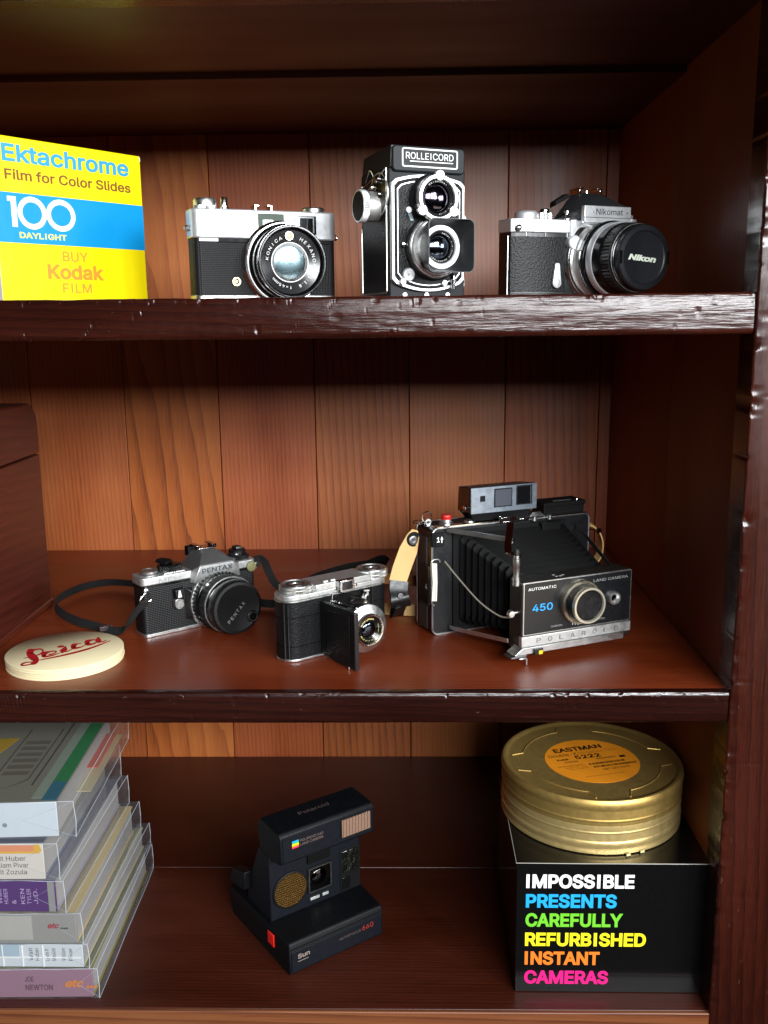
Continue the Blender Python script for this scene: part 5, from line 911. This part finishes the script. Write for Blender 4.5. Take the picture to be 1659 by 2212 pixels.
MB().hull([(-4, 84, 46), (8, 84, 46), (-4, 118, 40), (8, 118, 40), (-3, 84, 66), (8, 84, 66), (-3, 112, 58), (8, 112, 58)]).build('hand_grip', NAVYD, s, 1.5)

# ------------------------------------------------------------------ black carton with coloured words, film can on top
i_ = root('black_carton', (107.9, 26.4, -H3), -.007, 'glossy black carton printed with six lines of coloured capitals on the bottom shelf', 'box')
CART = pbr('glossy_black_card', '0B0B0C', .2, spec=.5, coat=.25, bump=('noise', 40, .2, 1.2), rvar=.05)
MB().box(0, 171, 0, 165, 0, 129).build('carton', CART, i_, .7)
MB().box(-.9, 171.6, -.9, 165.5, 126.2, 130.8).build('lid', CART, i_, .5)
MB().tube([(-.5, 165, 130.6), (-.6, 110, 130.7), (-.4, 60, 130.5), (-.6, -.4, 130.7), (60, -.6, 130.6), (120, -.5, 130.7), (171, -.5, 130.6)], .42, 6).build('worn_edge', pbr('white_scuffed_edge', 'A8A49A', .7), i_)
for tx, z, w_, c_ in (('IMPOSSIBLE', 106.0, 96.2, 'F0EEEA'), ('PRESENTS', 86.4, 81.2, '1CA2E4'), ('CAREFULLY', 67.2, 87.4, '6CC42E'), ('REFURBISHED', 47.6, 108.8, 'F2E61E'), ('INSTANT', 28.4, 67.8, 'F07A22'), ('CAMERAS', 8.8, 76.2, 'EC1A7C')):
    flat_text(i_, tx, (8.6, -.1, z), 13.6, w_, pbr('word_'+tx.lower(), c_, .5), bold=.032)
zc = -H3+131.2
g = root('film_can', (190.7, 124.2, zc), .255, 'round gold film can with orange label on top of the black carton', 'film can')
GOLD = pbr('gold_lacquer', 'E2C684', .42, .75, rvar=.06, bump=('noise', 1400, .12, .08)); GOLDT = pbr('gold_lacquer_top', 'C2A25C', .46, .8, rvar=.06, bump=('noise', 1400, .12, .08))
MB().lathe((0, 0, 0), 'z', [(0, .8), (84, .8), (85.4, 0), (86.4, .8), (86.4, 3), (85.7, 4.4), (85.8, 6), (86.6, 8.4), (86.7, 10.6), (86.3, 12.2), (85.9, 12.8), (85.9, 13.4), (85.9, 19.4), (85.9, 20.0), (86.3, 20.6), (86.3, 21.6), (85.9, 22.2), (85.9, 22.8), (85.9, 27.8), (85.8, 28.6)], 128).build('can_body', GOLD, g)
li = MB().lathe((0, 0, 0), 'z', [(85.6, 28.2), (86.3, 28.5), (86.4, 29.2), (86.4, 31.2), (86.4, 31.8), (86.8, 32.4), (86.8, 33.6), (86.4, 34.2), (86.4, 34.8), (86.4, 42.4), (86.4, 43), (87.0, 44.6), (87.4, 47.4), (87.0, 50.4), (85.6, 52.6), (84, 53), (82.4, 52.4), (80.6, 50.8), (79, 50.6), (0, 50.6)], 128).build('lid', GOLDT, g)
for a0 in (35, 125, 215, 305):
    P = [(74, a0-5), (62, a0)] if False else None
    pts = [(76.5*math.cos(R(a0-33)), 76.5*math.sin(R(a0-33)), 50.6)] + [(66*math.cos(R(a0-28+q*56/14)), 66*math.sin(R(a0-28+q*56/14)), 50.6) for q in range(15)] + [(76.5*math.cos(R(a0+33)), 76.5*math.sin(R(a0+33)), 50.6)]
    MB().tube(pts, .75, 8).build('embossed_rib', GOLDT, li)
ORL = pbr('orange_label', 'E88F1A', .5, mottle=.04); BK = pbr('label_black', '241606', .5)
lb = MB().lathe((.2, -2, 0), 'z', [(45.6, 50.62), (45.6, 50.8), (0, 50.8)], 72).build('label', ORL, g)
def can_text(tx, x, y_, h_, w_, m_=BK, bold=.0): flat_text(lb, tx, (x, y_, 50.8), h_, w_, m_, r=(1, 0, 0), u=(0, 1, 0), bold=bold)
can_text('EASTMAN', -28.5, 20.8, 8.6, 51, bold=.03); can_text('Double-X', -38, 12.2, 5.6, 30); can_text('Negative Film', -6.5, 12.4, 6, 40, pbr('label_tan', 'B4731C', .5)); can_text('5222', -13.5, 3.2, 7.6, 26.5, bold=.025)
can_text('Kodak', -33, 3.8, 3.6, 12, bold=.02); can_text('EASTMAN KODAK COMPANY', -38, -9, 1.6, 26); can_text('Roll No 113 - 401', -32, -12.6, 1.6, 22); can_text('122 m 400 ft', -30, -16.2, 1.6, 20); can_text('CAT 173 7279', 2, -24, 3.4, 28, bold=.01); can_text('Process only in Black & White', -20, -33, 1.3, 40)
rnd = random.Random(2)
for r_, (x0, x1, y0) in enumerate(((-6, 32, -11), (-4, 40, -17.4))):
    b = MB(); x = x0
    while x < x1:
        w_ = rnd.uniform(.4, 1.7); b.box(x, x+w_, y0, y0+3.6, 50.8, 50.92); x += w_ + rnd.uniform(.4, 1.5)
    b.build('barcode', BK, lb)
MB().box(-40, 40, -4.1, -3.7, 50.8, 50.9).build('label_rule', pbr('label_tan', 'B4731C', .5), lb)
for x, y_, sx, sy in ((-28, -1.4, 14, .5), (-28, .2, 14, .5), (6, .4, 20, .5), (6, -1, 20, .5), (30, -3, 6, 4)): MB().box(x, x+sx, y_, y_+sy, 50.8, 50.9).build('fine_print', BK, lb)
for x in (-20.4, -5.6): MB().box(x, x+4.2, -.6, .6, .1, 2.2).build('tape_tab', pbr('cream_tape', 'D8C690', .6), g).location = Vector((0, 0, 0))
for o in g.children:
    if o.name.startswith('tape_tab'): o.location = Vector((14, -86.6, 0))*S; o.rotation_euler = (0, 0, .12)

# ------------------------------------------------------------------ stack of wrapped books
PAGE = pbr('page_edges', 'ACA8A4', .8, bump=('z', 900, .5, .2), mottle=.06)
def book(x1, y0, z0, h, dep, cover, top_c, label, rz=0., wrap=(6, 4), w_=235, spine=None):
    o = root('wrapped_book', (x1, y0, z0), rz, label, 'book', 'books in clear wrap in one stack')
    MB().box(-w_, -1.5, 2.2, dep-1.5, 1.2, h-1.2).build('page_block', PAGE, o)
    MB().box(-w_-1, 0, 0, dep, 0, 1.2).build('cover', top_c, o, .2); MB().box(-w_-1, 0, 0, dep, h-1.2, h).build('cover', top_c, o, .2)
    sp_ = MB().box(-w_-1, 0, -1.4, .6, 0, h).build('spine', cover, o, .7)
    a, b_ = wrap; t_ = 1.0
    wr = MB(); nx = 26
    prof = [(-2.2-.4, -t_+.6), (-3.0, h*.5), (-2.4, h+t_*.6), (dep*.5, h+t_*.9), (dep+b_, h+.6), (dep+b_+.6, h*.5), (dep+b_, -.2)]
    rr_ = random.Random(int(h*100)); rings = []
    for i in range(nx+1):
        x = -w_-3 + (w_+3+a)*i/nx
        rings.append([(x, y_ + rr_.uniform(-.5, .1), z + rr_.uniform(-.2, .45) - (h*.28*(1 if z > h/2 else -1) if False else 0)) for y_, z in prof])
    wr.loft(rings, cap=False); n_ = len(prof); L0 = len(wr.v)-n_
    wr.add([(a+1.2, prof[0][0]+2, h*.35), (a+1.5, dep*.5, h*.55), (a+1, dep+b_-2, h*.4)], [])
    q = len(wr.v)-3
    wr.f += [(L0, L0+1, q), (L0+1, L0+2, q), (L0+2, L0+3, q+1, q), (L0+3, L0+4, q+2, q+1), (L0+4, L0+5, q+2), (L0+5, L0+6, q+2), (L0+6, L0, q, q+1, q+2)]
    wp = wr.build('plastic_wrap', FILMW, o, ang=30)
    e_ = MB(); J = lambda v_: tuple(c_ + rr_.uniform(-.35, .35) for c_ in v_)
    zt_ = h + t_*.6; fx = prof[2][0]
    e_.tube(cat([J((-w_*.7+(w_*.7+a)*q_/9, fx-.2, zt_)) for q_ in range(10)], 3), .28, 5).tube(cat([J((a, fx + (dep+b_-fx)*q_/7, zt_+.3)) for q_ in range(8)], 3), .34, 5)
    e_.tube(cat([J((a+.4, fx + (dep+b_-fx)*q_/7, .2)) for q_ in range(8)], 3), .26, 5).tube([(a, fx, zt_), J((a+1, fx-.2, h*.45)), (a+.2, fx, 0)], .34, 5).tube([(a, dep+b_, zt_), (a+.6, dep+b_, h*.5), (a, dep+b_, 0)], .3, 5)
    e_.tube([J((a, fx, zt_)), J((-a*1.6-6, fx-.3, h*.5)), J((a, fx, .4))], .14, 4).build('wrap_crease_highlight', WRAPE, wp)
    return o, sp_
def bt(sp_, tx, x, z, h_, w_, c_, up=False, bold=0, shear=0):
    m_ = pbr('spine_ink_'+c_, c_, .55)
    if up: flat_text(sp_, tx, (x, -1.45, z), h_, w_, m_, r=(0, 0, 1), u=(-1, 0, 0), bold=bold)
    else: flat_text(sp_, tx, (x, -1.45, z), h_, w_, m_, bold=bold, shear=shear)
M = lambda n_, c_: pbr(n_, c_, .5, mottle=.04)
Z0 = -H3+.4
o, sp_ = book(-278, 18, Z0, 29.2, 200, M('mauve_cover', '8E6A7A'), M('olive_cover', '8E8A2E'), 'mauve-spined wrapped book at the bottom of the stack', .02, (5, 6))
bt(sp_, 'JOE', -62, 16.4, 5.4, 8, '5A3444', bold=.02); bt(sp_, 'NEWTON', -62, 7.6, 5.8, 25, '5A3444', bold=.02); bt(sp_, 'etc', -25.5, 10.4, 8, 17, 'D07A1E', bold=.03, shear=.3); bt(sp_, '...', -6.6, 9.4, 9, 10.5, 'D07A1E', bold=.04)
MB().box(-16, -9, 198, 200.4, 0, 29).build('page_tab', M('grey_tab', '6A6A66'), o)
o, sp_ = book(-285, 18, Z0+30.6, 23.6, 200, M('pale_grid_cover', 'C9CFD2'), M('cream_cover', 'C9C4A0'), 'white and pale blue spined wrapped book, second from the bottom of the stack', -.005, (5, 8))
MB().box(-120, -58, -1.8, -1.4, 11, 23).build('blue_panel', M('pale_blue_panel', 'A4B6C2'), sp_)
bt(sp_, 'Fifth Edition', -98, 14.6, 4.6, 38, '3A4A58', bold=.01)
for x in (-74, -56, -37): MB().box(x, x+.9, -2.0, -1.4, .6, 22.6).build('spine_line', WHITEI, sp_)
MB().box(-120, -2, -2.0, -1.4, 9.6, 10.4).build('spine_line', WHITEI, sp_)
for x, tx in ((-46, 'Walt'), (-40.4, 'Huber'), (-31, 'Levin P.'), (-25, 'Messick'), (-16, 'William'), (-9.6, 'Pivar')): bt(sp_, tx, x, 6.8, 3.6, 13, '3A3C44', up=True)
o, sp_ = book(-289, 18, Z0+55.4, 30, 190, M('stone_grey_cover', '8E8C86'), M('cream_orange_cover', 'D8C08A'), 'stone grey spined wrapped book below the purple one', .01, (5, 9))
MB().box(-130, -40, -1.8, -1.4, 4, 28).build('white_panel', M('white_panel', 'A9A69E'), sp_)
bt(sp_, 'Huber', -84, 18.5, 3.4, 16, '2E2C2C', bold=.01); bt(sp_, 'Messick, IFAC', -84, 14, 3.4, 34, '2E2C2C', bold=.01); bt(sp_, 'Pivar', -84, 9.5, 3.4, 12.6, '2E2C2C', bold=.01); bt(sp_, 'etc', -26, 15.2, 5.4, 10.6, '9A2434', bold=.03, shear=.3); bt(sp_, '...', -14.4, 14.4, 6, 7, '2E2C2C', bold=.04)
o, sp_ = book(-305, 18, Z0+87, 31, 190, M('purple_cover', '4A1E66'), M('lilac_cover', 'A8A2B4'), 'purple-spined wrapped book in the middle of the stack', -.005, (8, 6))
MB().box(-7, -1, -1.8, -1.4, .6, 30.4).build('spine_end', M('grey_spine_end', '8A8A84'), sp_)
for x, tx in ((-49, 'Walt'), (-43.6, 'HUBER'), (-36.4, '&'), (-28.4, 'KEN'), (-22.6, 'TYLER'), (-16.6, 'J.D.')): bt(sp_, tx, x, 8, 3.6, 15 if len(tx) > 1 else 4, 'B8A0C8', up=True)
o, sp_ = book(-313, 18, Z0+119.6, 35, 188, M('ivory_cover', 'CFC7BC'), M('steel_blue_cover', '7A7E90'), 'ivory-spined wrapped book with orange band, second from the top of the stack', .015, (13, 8))
MB().box(-140, -8, -1.8, -1.4, 27.6, 33.6).build('orange_band', M('salmon_band', 'D88A62'), sp_); MB().box(-140, -3, -1.75, -1.4, 25.6, 27.6).build('yellow_band', M('yellow_band', 'D6A636'), sp_); MB().hull([(-8, -1.8, 27.6), (-1, -1.8, 27.6), (-3, -1.8, 34), (-8, -1.8, 34), (-8, -1.4, 27.6), (-1, -1.4, 27.6), (-3, -1.4, 34), (-8, -1.4, 34)]).build('band_end', M('yellow_band', 'D6A636'), sp_)
for j, tx in enumerate(('Walt Huber', 'William Pivar', 'Walt Zozula')): bt(sp_, tx, -49, 18.4-j*6.6, 4.6, (33, 35, 33)[j], '4A4440')
o, sp_ = book(-296, 14, Z0+164, 33, 188, M('white_spine_cover', 'C4CCD2'), M('khaki_print_cover', '8A8876'), 'khaki-covered wrapped book with green edge on top of the stack', .05, (15, 8))
MB().box(-6, 9, 96, 172, 16, 16.6).build('loose_sheet', M('salmon_sheet', 'C86A58'), o); MB().box(-6, 12, 60, 184, 10, 10.6).build('loose_sheet', M('cream_sheet', 'C8BC96'), o)
MB().box(-14, -1, 36, 186, 33, 33.3).build('green_edge', M('green_strip', '1E8A4A'), o); MB().box(-14, -1, 2, 36, 33, 33.3).build('teal_edge', M('teal_strip', '2A7488'), o); MB().box(-24, -14, 6, 186, 33, 33.25).build('pale_edge', M('pale_green_strip', '9AA894'), o)
MB().hull([(-120, 90, 33.0), (-86, 90, 33.0), (-76, 130, 33.0), (-120, 130, 33.0), (-120, 90, 33.3), (-86, 90, 33.3), (-76, 130, 33.3), (-120, 130, 33.3)]).build('yellow_panel', M('yellow_panel', 'C9A21A'), o)
for q in range(6): MB().box(-66, -42, 50+q*13, 58+q*13, 33.0, 33.15).build('cover_drawing', M('khaki_dark', '6E6A58'), o)
MB().tube([(-70, 40, 33.1), (-70, 150, 33.1)], .5, 6).tube([(-38, 40, 33.1), (-38, 150, 33.1)], .5, 6).tube(cat([(-110, 30, 33.1), (-80, 22, 33.1), (-52, 26, 33.1), (-38, 40, 33.1)]), .9, 6).box(-32, -30.4, 30, 180, 33.0, 33.2).build('cover_lines', M('khaki_line', '4A4638'), o)
MB().lathe((-46, -1.4, 12), 'y', [(2.2, .2), (2.0, -.3), (0, -.3)], 14).build('spine_dot', M('grey_dot', '7E8A8E'), sp_)
bpy.data.scenes.remove(TS)
